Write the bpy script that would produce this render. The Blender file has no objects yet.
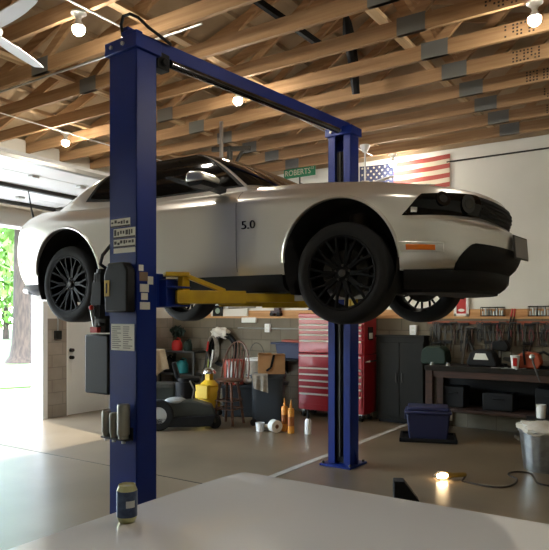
import bpy, bmesh, math, random
import numpy as np
from mathutils import Vector, Matrix, Euler
random.seed(7)
SC = bpy.context.scene
COL = SC.collection
PI = math.pi
# ------------------------------------------------------------------ camera model (used to place things at real distances)
AL = math.radians(33.5); CA, SA = math.cos(AL), math.sin(AL)
F, CX, HOR, HC = 620.0, 274.5, 316.0, 1.62
def w2(r, f): return (r*CA - f*SA, r*SA + f*CA)
def pt(px, py, d):
    x, y = w2((px-CX)/F*d, d); return Vector((x, y, HC-(py-HOR)/F*d))
def at_z(px, py, z): return pt(px, py, (HC-z)*F/(py-HOR))
def floor_at(px, py): return at_z(px, py, 0.0)
def on_y(px, py, Y):
    r = (px-CX)/F; return pt(px, py, Y/(r*SA+CA))
def on_x(px, py, X):
    r = (px-CX)/F; return pt(px, py, X/(r*CA-SA))

# ------------------------------------------------------------------ materials
def lin(c):
    return tuple(((u/255)/12.92 if u/255 <= .04045 else ((u/255+.055)/1.055)**2.4) for u in c) + (1,)
MATS = {}
def mat(name, rgb, rough=.6, metal=0, rgb2=None, scale=6, stretch=(1,1,1), bump=0, bscale=None, coat=0, spec=.5, emit=None, detail=4, contrast=(.35,.65), trans=0):
    if name in MATS: return MATS[name]
    m = bpy.data.materials.new(name); m.use_nodes = True
    nt = m.node_tree; b = nt.nodes['Principled BSDF']
    b.inputs['Base Color'].default_value = lin(rgb)
    b.inputs['Roughness'].default_value = rough
    b.inputs['Metallic'].default_value = metal
    b.inputs['Coat Weight'].default_value = coat
    b.inputs['Coat Roughness'].default_value = .03
    if coat >= 1: b.inputs['Coat IOR'].default_value = 2.0
    b.inputs['Specular IOR Level'].default_value = spec
    b.inputs['Transmission Weight'].default_value = trans
    if emit:
        b.inputs['Emission Color'].default_value = lin(emit[0]); b.inputs['Emission Strength'].default_value = emit[1]
    if rgb2 or bump:
        tc = nt.nodes.new('ShaderNodeTexCoord'); mp = nt.nodes.new('ShaderNodeMapping')
        mp.inputs['Scale'].default_value = stretch
        nt.links.new(tc.outputs['Object'], mp.inputs['Vector'])
        nz = nt.nodes.new('ShaderNodeTexNoise'); nz.inputs['Scale'].default_value = scale; nz.inputs['Detail'].default_value = detail
        nt.links.new(mp.outputs['Vector'], nz.inputs['Vector'])
        if rgb2:
            cr = nt.nodes.new('ShaderNodeValToRGB')
            cr.color_ramp.elements[0].position = contrast[0]; cr.color_ramp.elements[1].position = contrast[1]
            cr.color_ramp.elements[0].color = lin(rgb); cr.color_ramp.elements[1].color = lin(rgb2)
            nt.links.new(nz.outputs['Fac'], cr.inputs['Fac']); nt.links.new(cr.outputs['Color'], b.inputs['Base Color'])
        if bump:
            n2 = nz
            if bscale:
                n2 = nt.nodes.new('ShaderNodeTexNoise'); n2.inputs['Scale'].default_value = bscale; n2.inputs['Detail'].default_value = 3
                nt.links.new(mp.outputs['Vector'], n2.inputs['Vector'])
            bp = nt.nodes.new('ShaderNodeBump'); bp.inputs['Strength'].default_value = bump; bp.inputs['Distance'].default_value = .01
            nt.links.new(n2.outputs['Fac'], bp.inputs['Height']); nt.links.new(bp.outputs['Normal'], b.inputs['Normal'])
    MATS[name] = m; return m

def block_mat(name, axis, c1=(130,120,100), c2=(119,109,90), c3=(100,92,76)):
    m = bpy.data.materials.new(name); m.use_nodes = True; nt = m.node_tree; b = nt.nodes['Principled BSDF']
    b.inputs['Roughness'].default_value = .85
    tc = nt.nodes.new('ShaderNodeTexCoord'); sp = nt.nodes.new('ShaderNodeSeparateXYZ'); cb = nt.nodes.new('ShaderNodeCombineXYZ')
    nt.links.new(tc.outputs['Object'], sp.inputs[0])
    nt.links.new(sp.outputs[axis], cb.inputs[0]); nt.links.new(sp.outputs[2], cb.inputs[1])
    br = nt.nodes.new('ShaderNodeTexBrick'); br.inputs['Scale'].default_value = 1.0
    br.inputs['Brick Width'].default_value = .405; br.inputs['Row Height'].default_value = .2
    br.inputs['Mortar Size'].default_value = .007; br.inputs['Mortar Smooth'].default_value = .3
    br.inputs['Color1'].default_value = lin(c1); br.inputs['Color2'].default_value = lin(c2); br.inputs['Mortar'].default_value = lin(c3)
    nt.links.new(cb.outputs[0], br.inputs['Vector'])
    nz = nt.nodes.new('ShaderNodeTexNoise'); nz.inputs['Scale'].default_value = 3; nz.inputs['Detail'].default_value = 6
    nt.links.new(tc.outputs['Object'], nz.inputs['Vector'])
    mx = nt.nodes.new('ShaderNodeMix'); mx.data_type = 'RGBA'; mx.blend_type = 'MULTIPLY'; mx.inputs[0].default_value = .5
    nt.links.new(br.outputs['Color'], mx.inputs[6]); nt.links.new(nz.outputs['Fac'], mx.inputs[7])
    nt.links.new(mx.outputs[2], b.inputs['Base Color'])
    bp = nt.nodes.new('ShaderNodeBump'); bp.inputs['Strength'].default_value = .6; bp.inputs['Distance'].default_value = .008; bp.invert = True
    nt.links.new(br.outputs['Fac'], bp.inputs['Height']); nt.links.new(bp.outputs['Normal'], b.inputs['Normal'])
    return m

M_blue = mat('lift_blue', (9,38,116), .42, 0, (8,33,104), 3, spec=.35)
M_yellow = mat('arm_yellow', (196,160,16), .45, 0, (178,142,14), 8)
M_silver = mat('silver_paint', (226,223,216), .28, .82, coat=.7)
M_white_paint = mat('white_paint', (238,238,238), .25, 0, coat=1.0)
M_black = mat('black_plastic', (11,11,12), .65, spec=.3)
M_blackgloss = mat('black_gloss', (9,9,10), .16, 0, coat=.5)
M_rubber = mat('rubber', (8,8,8), .85, 0, bump=.1, scale=60)
M_rim = mat('rim_black', (6,6,7), .55, 0, spec=.14)
M_glass = mat('tinted_glass', (7,8,9), .05, 0, spec=.3)
M_steel = mat('steel', (175,175,170), .35, .9)
M_darksteel = mat('dark_steel', (70,68,64), .5, .7)
M_galv = mat('galvanised', (170,172,170), .38, .85, (140,142,142), 14)
M_chrome = mat('chrome', (225,225,222), .12, 1)
M_wood = mat('truss_wood', (178,142,101), .75, 0, (142,107,71), 3.0, (.35,9,9), .15, contrast=(.3,.72))
M_wood2 = mat('brace_wood', (206,178,138), .75, 0, (180,148,106), 3.0, (9,.35,9), .1)
M_deck = mat('roof_deck', (176,154,124), .9, 0, (150,128,98), 1.6, detail=6)
M_plate = mat('nail_plate', (112,112,106), .6, .35)
M_nail = mat('nail_dark', (44,36,28), .8)
M_wallwhite = mat('wall_white', (226,223,212), .75, 0, (219,216,204), 1.2)
M_ledge = mat('ledge_wood', (204,158,106), .7, 0, (176,128,78), 4, (.5,8,8))
M_white = mat('white_plastic', (232,231,226), .5)
M_doorwhite = mat('door_white', (226,226,222), .5, 0, (220,220,216), 2)
M_paper = mat('paper', (222,220,208), .8)
M_red = mat('toolbox_red', (158,22,34), .35, 0, coat=.4)
M_redp = mat('red_plastic', (190,32,26), .5)
M_reddark = mat('toolbox_red_side', (158,22,34), .4, 0)
M_orange = mat('orange_plastic', (150,62,28), .55)
M_amber = mat('amber_lens', (220,112,24), .2, coat=.5)
M_caulk = mat('caulk_orange', (214,142,44), .5)
M_yellowp = mat('yellow_plastic', (216,176,34), .5)
M_chair = mat('chair_wood', (104,66,40), .45, 0, (78,48,28), 4, (3,3,12))
M_benchwood = mat('bench_wood', (66,39,22), .75, 0, (46,27,15), 3, (1,8,8))
M_benchtop = mat('bench_top', (32,27,21), .85, 0, (22,18,14), 5, spec=.25)
M_bluebin = mat('blue_bin', (11,17,54), .6)
M_navy = mat('navy_bin', (20,30,66), .6)
M_greybin = mat('grey_bin', (44,50,55), .65)
M_card = mat('cardboard', (180,136,90), .85, 0, (166,122,78), 5)
M_cloth = mat('tan_cloth', (182,160,130), .95, 0, (164,142,112), 12, bump=.3)
M_rag = mat('white_rag', (226,222,210), .95, 0, (206,200,186), 9, bump=.3)
M_towel = mat('grey_towel', (160,152,138), .95, 0, (140,132,118), 20)
M_green = mat('green_plastic', (8,34,20), .7)
M_signgreen = mat('sign_green', (18,112,72), .4)
M_teal = mat('teal', (28,120,124), .6)
M_mower = mat('mower_green', (52,57,52), .4, 0, (42,46,42), 5)
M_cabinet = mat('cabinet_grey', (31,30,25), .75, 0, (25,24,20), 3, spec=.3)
M_flagred = mat('flag_red', (150,70,62), .9)
M_flagwhite = mat('flag_white', (192,181,158), .9)
M_flagblue = mat('flag_blue', (46,52,78), .9)
M_bark = mat('bark', (50,43,36), .95, 0, (30,26,22), 5, (3,3,.6), .6)
M_leaf = mat('leaf', (80,120,40), .6, 0, (54,98,28), .7)
M_grass = mat('grass', (52,82,26), .9, 0, (40,66,20), 1.2, bump=.4)
M_drive = mat('driveway', (206,202,194), .85, 0, (192,188,180), .8)
M_bulb = mat('bulb_glow', (255,240,215), .4, emit=((255,246,231), 600))
M_lamp = mat('worklight_glow', (255,230,190), .4, emit=((255,220,170), 60))
M_joint = mat('joint_white', (196,190,176), .6, 0, (176,170,156), 5)
M_gap = mat('seam_black', (12,12,12), .8)
M_block_b = block_mat('block_back', 0)
M_block_l = block_mat('block_left', 1, (176,164,150), (166,154,140), (150,139,126))
M_floor = mat('concrete_floor', (130,113,88), .33, 0, (108,93,70), .9, detail=8, bump=.05, bscale=30, spec=.65)

# ------------------------------------------------------------------ mesh builder
class MB:
    def __init__(s): s.v = []; s.f = []; s.m = []
    def add(s, vs, fs, mi=0, M=None):
        o = len(s.v)
        for p in vs:
            p = Vector(p)
            if M is not None: p = M @ p
            s.v.append(p)
        for f in fs: s.f.append([i+o for i in f]); s.m.append(mi)
        return s
    def box(s, c, d, rot=None, mi=0, M=None):
        x, y, z = d[0]/2, d[1]/2, d[2]/2
        vs = [Vector(p) for p in ((-x,-y,-z),(x,-y,-z),(x,y,-z),(-x,y,-z),(-x,-y,z),(x,-y,z),(x,y,z),(-x,y,z))]
        R = Euler(rot).to_matrix() if rot is not None else Matrix.Identity(3)
        c = Vector(c)
        return s.add([R @ p + c for p in vs], [(0,3,2,1),(4,5,6,7),(0,1,5,4),(1,2,6,5),(2,3,7,6),(3,0,4,7)], mi, M)
    def span(s, a, b, mi=0, M=None):
        return s.box([(a[i]+b[i])/2 for i in range(3)], [abs(b[i]-a[i]) for i in range(3)], None, mi, M)
    def bar(s, p, q, w, h, up=(0,0,1), mi=0):
        p, q = Vector(p), Vector(q); d = (q-p); L = d.length; d.normalize()
        up = Vector(up); sd = d.cross(up)
        if sd.length < 1e-4: sd = d.cross(Vector((1,0,0)))
        sd.normalize(); u = sd.cross(d)
        vs = []
        for e in (p, q):
            for a, b in ((-1,-1),(1,-1),(1,1),(-1,1)): vs.append(e + sd*(a*w/2) + u*(b*h/2))
        return s.add(vs, [(0,1,2,3),(7,6,5,4),(0,4,5,1),(1,5,6,2),(2,6,7,3),(3,7,4,0)], mi)
    def cyl(s, p, q, r0, r1=None, n=16, cap=True, mi=0):
        if r1 is None: r1 = r0
        p, q = Vector(p), Vector(q); d = (q-p).normalized()
        a = d.orthogonal().normalized(); b = d.cross(a)
        vs = []
        for e, r in ((p, r0), (q, r1)):
            for i in range(n):
                t = 2*PI*i/n; vs.append(e + (a*math.cos(t)+b*math.sin(t))*r)
        fs = [(i, (i+1) % n, n+(i+1) % n, n+i) for i in range(n)]
        if cap: fs += [tuple(range(n-1, -1, -1)), tuple(range(n, 2*n))]
        return s.add(vs, fs, mi)
    def tube(s, pts, r, n=8, mi=0, closed=False):
        pts = [Vector(p) for p in pts]; k = len(pts); vs = []; fs = []
        rr = r if isinstance(r, (list, tuple)) else [r]*k
        prev = None
        for i, p in enumerate(pts):
            if closed: d = pts[(i+1) % k]-pts[i-1]
            else: d = pts[min(i+1, k-1)]-pts[max(i-1, 0)]
            if d.length < 1e-9: d = Vector((0,0,1))
            d.normalize()
            a = d.orthogonal() if prev is None else prev - d*prev.dot(d)
            if a.length < 1e-6: a = d.orthogonal()
            a.normalize(); prev = a; b = d.cross(a)
            for j in range(n):
                t = 2*PI*j/n; vs.append(p+(a*math.cos(t)+b*math.sin(t))*rr[i])
        for i in range(k if closed else k-1):
            i2 = (i+1) % k
            for j in range(n):
                fs.append((i*n+j, i*n+(j+1) % n, i2*n+(j+1) % n, i2*n+j))
        if not closed: fs += [tuple(range(n-1, -1, -1)), tuple(range((k-1)*n, k*n))]
        return s.add(vs, fs, mi)
    def lathe(s, prof, n=24, M=None, mi=0, closed=False, cap=True):
        vs = []; fs = []; k = len(prof)
        for r, z in prof:
            for j in range(n):
                t = 2*PI*j/n; vs.append((r*math.cos(t), r*math.sin(t), z))
        for i in range(k if closed else k-1):
            i2 = (i+1) % k
            for j in range(n): fs.append((i*n+j, i*n+(j+1) % n, i2*n+(j+1) % n, i2*n+j))
        if not closed and cap:
            if prof[0][0] > 1e-5: fs.append(tuple(range(n-1, -1, -1)))
            if prof[-1][0] > 1e-5: fs.append(tuple(range((k-1)*n, k*n)))
        return s.add(vs, fs, mi, M)
    def ball(s, c, r, nu=16, nv=10, mi=0, jit=0, M=None):
        if not isinstance(r, (tuple, list)): r = (r, r, r)
        vs = []; fs = []
        for i in range(nv+1):
            p = PI*i/nv
            for j in range(nu):
                t = 2*PI*j/nu; k = 1+(random.uniform(-jit, jit) if 0 < i < nv else 0)
                vs.append((c[0]+k*r[0]*math.sin(p)*math.cos(t), c[1]+k*r[1]*math.sin(p)*math.sin(t), c[2]+k*r[2]*math.cos(p)))
        for i in range(nv):
            for j in range(nu): fs.append((i*nu+j, (i+1)*nu+j, (i+1)*nu+(j+1) % nu, i*nu+(j+1) % nu))
        return s.add(vs, fs, mi, M)
    def prism(s, poly, axis, a, b, mi=0, M=None):
        n = len(poly); vs = []
        for e in (a, b):
            for (u, w) in poly:
                vs.append({'x': (e, u, w), 'y': (u, e, w), 'z': (u, w, e)}[axis])
        fs = [tuple(range(n-1, -1, -1)), tuple(range(n, 2*n))] + [(i, (i+1) % n, n+(i+1) % n, n+i) for i in range(n)]
        return s.add(vs, fs, mi, M)
    def grid(s, fn, nu, nv, mi=0):
        vs = [fn(i/nu, j/nv) for i in range(nu+1) for j in range(nv+1)]
        fs = [(i*(nv+1)+j, (i+1)*(nv+1)+j, (i+1)*(nv+1)+j+1, i*(nv+1)+j+1) for i in range(nu) for j in range(nv)]
        return s.add(vs, fs, mi)
    def slab(s, fn, nu, nv, off, mi=0):
        """closed thin shell: fn(u, v, offset)"""
        A = [fn(i/nu, j/nv, off[0]) for i in range(nu+1) for j in range(nv+1)]
        B = [fn(i/nu, j/nv, off[1]) for i in range(nu+1) for j in range(nv+1)]
        N = len(A); W = nv+1; fs = []
        for i in range(nu):
            for j in range(nv):
                q = (i*W+j, (i+1)*W+j, (i+1)*W+j+1, i*W+j+1)
                fs.append(tuple(N+k for k in q)); fs.append(tuple(reversed(q)))
        ring = [i*W for i in range(nu+1)] + [nu*W+j for j in range(1, W)] + [i*W+nv for i in range(nu-1, -1, -1)] + [j for j in range(nv-1, 0, -1)]
        for a, b in zip(ring, ring[1:]+ring[:1]): fs.append((b, a, N+a, N+b))
        return s.add(A+B, fs, mi)
    def mesh(s, name, mats, smooth=40, fix=True):
        me = bpy.data.meshes.new(name)
        me.from_pydata([tuple(p) for p in s.v], [], s.f)
        if not isinstance(mats, (list, tuple)): mats = [mats]
        for m in mats: me.materials.append(m)
        if len(mats) > 1: me.polygons.foreach_set('material_index', s.m)
        if fix:
            bm = bmesh.new(); bm.from_mesh(me); bmesh.ops.recalc_face_normals(bm, faces=bm.faces); bm.to_mesh(me); bm.free()
        me.polygons.foreach_set('use_smooth', [True]*len(me.polygons))
        me.set_sharp_from_angle(angle=math.radians(smooth)); me.update()
        return me
    def build(s, name, mats, parent=None, bevel=0, smooth=40, fix=True, seg=2, loc=None):
        o = bpy.data.objects.new(name, s.mesh(name, mats, smooth, fix)); COL.objects.link(o)
        if parent is not None: o.parent = parent
        if loc is not None: o.location = loc
        if bevel:
            b = o.modifiers.new('b', 'BEVEL'); b.width = bevel; b.segments = seg; b.limit_method = 'ANGLE'; b.angle_limit = math.radians(40); b.harden_normals = False
        return o

def tag(o, label, cat, group=None):
    o['label'] = label; o['category'] = cat
    if group: o['group'] = group
    return o
def thing(name, label, cat, loc=(0,0,0), rz=0, group=None):
    o = bpy.data.objects.new(name, None); COL.objects.link(o)
    o.location = loc; o.rotation_euler = (0,0,rz); o.empty_display_size = .1
    return tag(o, label, cat, group)
def struct(name, mb, m, parent=None, bevel=0, smooth=40):
    o = mb.build(name, m, parent, bevel, smooth); 
    if parent is None: o['kind'] = 'structure'
    return o
def lab(o, label): o['label'] = label; return o
def dup(root, loc, rz=None, label=None):
    r = root.copy(); COL.objects.link(r); r.location = loc
    if rz is not None: r.rotation_euler = (0,0,rz)
    if label: r['label'] = label
    for ch in list(root.children):
        c = ch.copy(); COL.objects.link(c); c.parent = r
        for g in ch.children:
            d = g.copy(); COL.objects.link(d); d.parent = c
    return r
ORD = ['first','second','third','fourth','fifth','sixth','seventh','eighth','ninth','tenth','eleventh','twelfth','thirteenth','fourteenth','fifteenth']
def text_mesh(txt, size, depth):
    cu = bpy.data.curves.new('t', 'FONT'); cu.body = txt; cu.size = size; cu.extrude = depth; cu.align_x = 'CENTER'; cu.align_y = 'CENTER'; cu.resolution_u = 3
    o = bpy.data.objects.new('t', cu); COL.objects.link(o)
    dg = bpy.context.evaluated_depsgraph_get(); dg.update()
    me = bpy.data.meshes.new_from_object(o.evaluated_get(dg))
    vs = [v.co.copy() for v in me.vertices]; fs = [tuple(p.vertices) for p in me.polygons]
    bpy.data.objects.remove(o); bpy.data.curves.remove(cu); bpy.data.meshes.remove(me)
    return vs, fs
# ================================================================== THE SETTING
XL, YB, XR, YF, ZC = -8.4, 9.2, 3.4, -3.0, 4.1
YBB = 9.06            # face of the block part of the back wall
LEDGE = 1.58
RIDGE_X, RIDGE_Z = -3.0, 6.0
struct('floor', MB().span((XL-.25, YF-.2, -.12), (XR+.2, YB+.2, 0)), M_floor)
# control joint painted light, running towards the back wall
struct('trim_1', MB().span((-3.51, 2.4, 0), (-3.43, 8.9, .003)), M_joint)
struct('trim_2', MB().span((XL, 4.60, 0), (-3.52, 4.615, .002)), M_darksteel)
struct('trim_3', MB().span((XL, 2.2, 0), (-3.52, 2.215, .002)), M_darksteel)
def gable(y0, y1, zl):
    return MB().prism([(XL-.25, zl), (XR+.2, zl), (XR+.2, 4.25), (RIDGE_X, 6.2), (XL-.25, 4.25)], 'y', y0, y1)
o = struct('wall_back', MB().span((XL-.25, YBB, 0), (XR+.2, YB+.2, LEDGE)), M_block_b)
struct('wall_back_upper', MB().span((XL-.1, YB, LEDGE), (XR+.2, YB+.2, ZC+.02)), M_wallwhite)
struct('wall_back_gable', gable(YB+.02, YB+.2, ZC+.02), M_deck)
struct('trim_4', MB().span((XL, YBB-.02, LEDGE), (XR, YB, LEDGE+.035)), M_ledge, bevel=.004)
struct('trim_5', MB().span((XL, YB-.025, LEDGE+.035), (XR, YB, LEDGE+.14)), M_ledge, bevel=.004)
struct('trim_6', MB().cyl((-2.98, YB-.015, 3.93), (XR, YB-.015, 3.93), .012, n=8), M_darksteel)
struct('wall_front', gable(YF-.2, YF, 0), M_wallwhite)
struct('wall_right', MB().span((XR, YF, 0), (XR+.2, YB, 4.3)), M_wallwhite)
# left wall with the overhead-door opening and the walk door
GY0, GY1, GZ = 1.25, 6.12, 3.0
DY0, DY1, DZ = 6.56, 7.47, 2.06
wl = MB()
wl.span((XL-.25, GY1, 0), (XL, DY0, LEDGE)); wl.span((XL-.25, DY1, 0), (XL, YB, LEDGE)); wl.span((XL-.25, YF, 0), (XL, GY0, LEDGE))
struct('wall_left', wl, M_block_l)
wu = MB()
wu.span((XL-.25, GY1, LEDGE), (XL, DY0, 4.3)); wu.span((XL-.25, DY1, LEDGE), (XL, YB, 4.3)); wu.span((XL-.25, YF, LEDGE), (XL, GY0, 4.3))
wu.span((XL-.25, GY0, GZ), (XL, GY1, 4.3)); wu.span((XL-.25, DY0, DZ), (XL, DY1, 4.3))
struct('wall_left_upper', wu, M_wallwhite)
jb = MB()
jb.span((XL-.27, GY1-.03, 0), (XL+.02, GY1, GZ)); jb.span((XL-.27, GY0, 0), (XL+.02, GY0+.03, GZ)); jb.span((XL-.27, GY0, GZ-.03), (XL+.02, GY1, GZ))
jb.span((XL, GY1+.0, 0), (XL+.018, GY1+.06, GZ))
struct('trim_7', jb, M_white)
d1 = struct('door_1', MB().span((XL-.07, DY0, -.01), (XL-.02, DY1, DZ)), M_doorwhite, bevel=.004)
fr = MB(); fr.span((XL-.12, DY0-.005, 0), (XL+.008, DY0+.02, DZ)); fr.span((XL-.12, DY1-.02, 0), (XL+.008, DY1+.005, DZ)); fr.span((XL-.12, DY0, DZ-.02), (XL+.008, DY1, DZ))
fr.build('door_frame', M_white, d1)
for zz in (1.06, .94):
    k = MB(); k.lathe([(0,0),(.032,0),(.032,.01),(.014,.02),(.014,.035),(.03,.045),(.028,.065),(0,.07)], 16, Matrix.Translation((XL-.02, DY0+.09, zz)) @ Matrix.Rotation(PI/2, 4, 'Y'))
    k.build('door_knob', M_black, d1)
k = MB()
for a, b, c, d in ((.1,.8,.15,.85), (.1,.8,1.15,1.9)):
    k.span((XL-.022, DY0+a, c), (XL-.016, DY0+b, c+.015)); k.span((XL-.022, DY0+a, d), (XL-.016, DY0+b, d+.015))
    k.span((XL-.022, DY0+a, c), (XL-.016, DY0+a+.015, d)); k.span((XL-.022, DY0+b-.015, c), (XL-.016, DY0+b, d))
k.build('door_moulding', M_doorwhite, d1)
# overhead door, rolled up under the trusses
GDZ = 3.3
d2 = bpy.data.objects.new('door_2', None); COL.objects.link(d2); d2['kind'] = 'structure'
xs = [-8.22, -7.82, -7.15, -6.48, -5.8]
for a, b in zip(xs, xs[1:]):
    p = MB(); p.span((a+.006, GY0-.02, GDZ), (b-.006, GY1+.05, GDZ+.045)); p.build('door_panel', M_doorwhite, d2, .006)
for x in (-5.82, -7.15, -8.2):
    p = MB(); p.span((x-.035, GY0-.02, GDZ-.05), (x+.035, GY1+.05, GDZ)); p.build('strut', M_darksteel if x < -6 else M_steel, d2, .004)
for x in (-6.5, -7.8):
    for y in (2.3, 3.7, 4.6, 5.3):
        p = MB(); p.span((x-.04, y-.05, GDZ-.03), (x+.04, y+.05, GDZ)); p.build('hinge', M_steel, d2, .004)
for y in (GY0-.06, GY1+.1):
    p = MB(); p.span((XL+.05, y-.03, GDZ-.03), (-4.9, y+.03, GDZ+.03)); p.bar((XL+.05, y, GDZ-.32), (XL+.35, y, GDZ), .06, .05)
    p.span((-4.95, y-.015, GDZ), (-4.91, y+.015, ZC)); p.build('track', M_steel, d2)
p = MB(); a = Vector((-7.15, 4.98, GDZ-.05)); q = [a+Vector((0,0,-.0)), a+Vector((.01,.03,-.2)), a+Vector((.03,.07,-.42))]
p.tube(q, [.006,.01,.02], 6); p.build('pull_handle', M_black, d2)

# roof deck with purlins
ro = MB()
for s, xe in ((-1, XL-.3), (1, XR+.3)):
    ze = 4.3
    ro.prism([(xe, ze), (RIDGE_X, RIDGE_Z+.16), (RIDGE_X, RIDGE_Z+.2), (xe, ze+.04)], 'y', YF-.2, YB+.2)
    L = RIDGE_X-xe
    for k in range(1, 9):
        t = k/9; x = xe+L*t; z = ze+(RIDGE_Z+.16-ze)*t
        ro.span((x-.045, YF, z-.06), (x+.045, YB, z+.0))
struct('ceiling', ro, M_deck)

# ------------------------------------------------------------------ trusses
def make_truss(y, n):
    t = thing('roof_truss', 'pine roof truss with grey nail plates, %s counted from the back wall' % ORD[n], 'truss', (0, y, ZC), 0, 'roof trusses above the garage')
    T = .04
    XA, XB = XL+.02, XR-.02
    MB().span((XA, -T/2, 0), (XB, T/2, .14)).build('bottom_chord', M_wood, t)
    zl = .16; rz = RIDGE_Z-ZC-.03
    def top(x):
        if x < RIDGE_X: return zl+(x-XA)/(RIDGE_X-XA)*(rz-zl)
        return zl+(XB-x)/(XB-RIDGE_X)*(rz-zl)
    MB().bar((XA, 0, zl), (RIDGE_X, 0, rz), T, .13).build('top_chord', M_wood, t)
    MB().bar((XB, 0, zl), (RIDGE_X, 0, rz), T, .13).build('top_chord', M_wood, t)
    J = (-5.5, -2.0)
    for a, b in ((J[0], RIDGE_X), (J[0], -6.7), (J[1], RIDGE_X), (J[1], -.8)):
        MB().bar((a, 0, .1), (b, 0, top(b)-.05), T*.98, .09).build('web', M_wood, t)
    for x in J:
        p = MB(); p.span((x-.13, -T/2-.003, .0), (x+.13, T/2+.003, .155)); p.build('nail_plate', M_plate, t)
    xs = -1.26+random.uniform(-.05, .05)
    p = MB()
    for i in range(8):
        for j in range(4):
            if random.random() < .75: p.span((xs-.12+i*.034, -T/2-.003, .02+j*.03), (xs-.104+i*.034, T/2+.003, .035+j*.03))
    p.build('splice_plate', M_nail, t)
    return t
for i in range(13): make_truss(8.86-.61*i, i)

# lateral boards and conduits across the trusses
for k, (x, lbl) in enumerate(((-4.02, 'long pale board lying across the trusses above the middle bulbs'), (-2.25, 'long pale board across the trusses beside the right nail plates'),
               (-5.75, 'long pale board across the trusses beside the left nail plates'), (-6.98, 'long pale board across the trusses above the far left bulb'))):
    b = MB().span((x-.045, 1.4, ZC+.14), (x+.045, 9.15, ZC+.178)).build('brace_board', M_wood2); tag(b, lbl, 'board', 'boards across the trusses')
p0, p1 = Vector((-2.9, 5.0, 4.5)), Vector((-2.9, 5.0, 5.6))
# black flexible straps hanging in the roof space
def lineobj(name, pts, r, m, label, cat, group=None, n=8):
    return tag(MB().tube(pts, r, n).build(name, m), label, cat, group)
a = pt(253, -2, 5.2); b = pt(322, 46, 6.0); b.z = a.z-.25
bb = MB().bar(pt(236, -14, 5.75), pt(326, 49, 6.25), .05, .06).build('black_strap', M_black); tag(bb, 'black flat strap running diagonally above the trusses over the lift beam', 'strap')
lineobj('black_pipe', [pt(343, -118, 6.5), pt(345, 12, 6.55), pt(347, 22, 6.55), pt(349, 38, 6.6), pt(353, 60, 6.7), pt(356, 94, 6.8)], [.014,.016,.05,.07,.06,.045], M_black, 'black tapering hose hanging among the trusses above the far lift column', 'hose')

# bulbs
M_lampholder = mat('porcelain', (236,232,222), .35)
def bulb(x, y, label, first=None):
    if first is not None: return dup(first, (x, y, ZC), None, label)
    t = thing('bare_bulb', label, 'light bulb', (x, y, ZC), 0, 'bare bulbs under the trusses')
    b = MB(); b.lathe([(.0,0),(.062,0),(.064,-.012),(.05,-.022),(.028,-.04),(.026,-.052),(0,-.052)], 20); b.build('lampholder', M_lampholder, t)
    b = MB(); b.lathe([(.0,-.05),(.02,-.052),(.024,-.075),(.046,-.112),(.049,-.122),(.0,-.122)], 18); b.build('bulb_base', M_lampholder, t)
    b = MB(); b.lathe([(.0,-.1225),(.049,-.1225),(.05,-.14),(.043,-.165),(.026,-.183),(0,-.19)], 16); b.build('bulb', M_bulb, t)
    return t
b0 = bulb(-4.13, 3.34, 'bare lit bulb in white holder, left of the top of the near lift column')
bulb(-6.98, 5.43, 'bare lit bulb in white holder above the raised overhead door', b0)
bulb(-4.05, 5.40, 'bare lit bulb shining behind the blue overhead lift beam', b0)
bulb(-.99, 5.22, 'bare lit bulb in white holder, alone at the upper right of the ceiling', b0)
bf = bulb(-3.74, 8.93, 'bare lit bulb in front of the hanging flag', b0); bf.location.z = ZC
bulb(-.99, 2.55, 'added unseen bulb lighting the white car lid from straight above', b0)  # extra bulb out of view, added to light the lid
for x, lbl in ((-4.05, 'thin white cable run along the trusses through the middle bulbs'), (-6.98, 'thin white cable run along the trusses to the bulb over the raised door')):
    tag(MB().cyl((x+.03, 1.5, ZC-.008), (x+.03, 8.8, ZC-.008), .008, n=6).build('light_cable', M_white), lbl, 'cable', 'cables between the bulbs')
tag(MB().cyl((XL+.1, 4.03, ZC-.012), (-3.4, 4.03, ZC-.012), .011, n=6).build('conduit', M_steel), 'thin grey rod along the underside of a truss left of the near lift column', 'conduit')  # thin steel rod laid along one bottom chord's lower edge

# ceiling fans (three blades)
def make_fan(loc, ang, label, drop=0):
    t = thing('ceiling_fan', label, 'ceiling fan', (loc[0], loc[1], loc[2]-drop), ang, 'white three-bladed ceiling fans')
    MB().lathe([(0,drop),(.075,drop),(.07,drop-.03),(.035,drop-.10),(.0,drop-.105)], 20).build('canopy', M_white, t)
    MB().cyl((0,0,-.09+drop), (0,0,-.33), .013, n=10).build('downrod', M_white, t)
    MB().lathe([(0,-.31),(.05,-.315),(.1,-.34),(.115,-.37),(.1,-.41),(.05,-.43),(0,-.432)], 24).build('motor', M_white, t)
    for k in range(3):
        a = 2*PI*k/3
        def fn(u, v, o):
            r = .1+.58*u; w = .055+.02*math.sin(PI*min(1, u*1.1)); yy = (v-.5)*2*w*(1 if u < .97 else .8)
            z = -.385+o+yy*.16
            return (r*math.cos(a)-yy*math.sin(a), r*math.sin(a)+yy*math.cos(a), z)
        MB().slab(fn, 10, 4, (0, .008)).build('blade', M_white, t)
    return t
def camang(r, f):
    x, y = w2(r, f); return math.atan2(y, x)
hx, hy = w2(-2.12, 4.56)
make_fan((hx, hy, ZC), camang(.2, .98), 'white three-bladed ceiling fan in the top left corner of the view')
hp = pt(365, 150, 9.0)
make_fan((hp.x, hp.y, ZC), camang(-1, .1), 'white ceiling fan on a short rod in front of the flag canton', .21)
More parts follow.
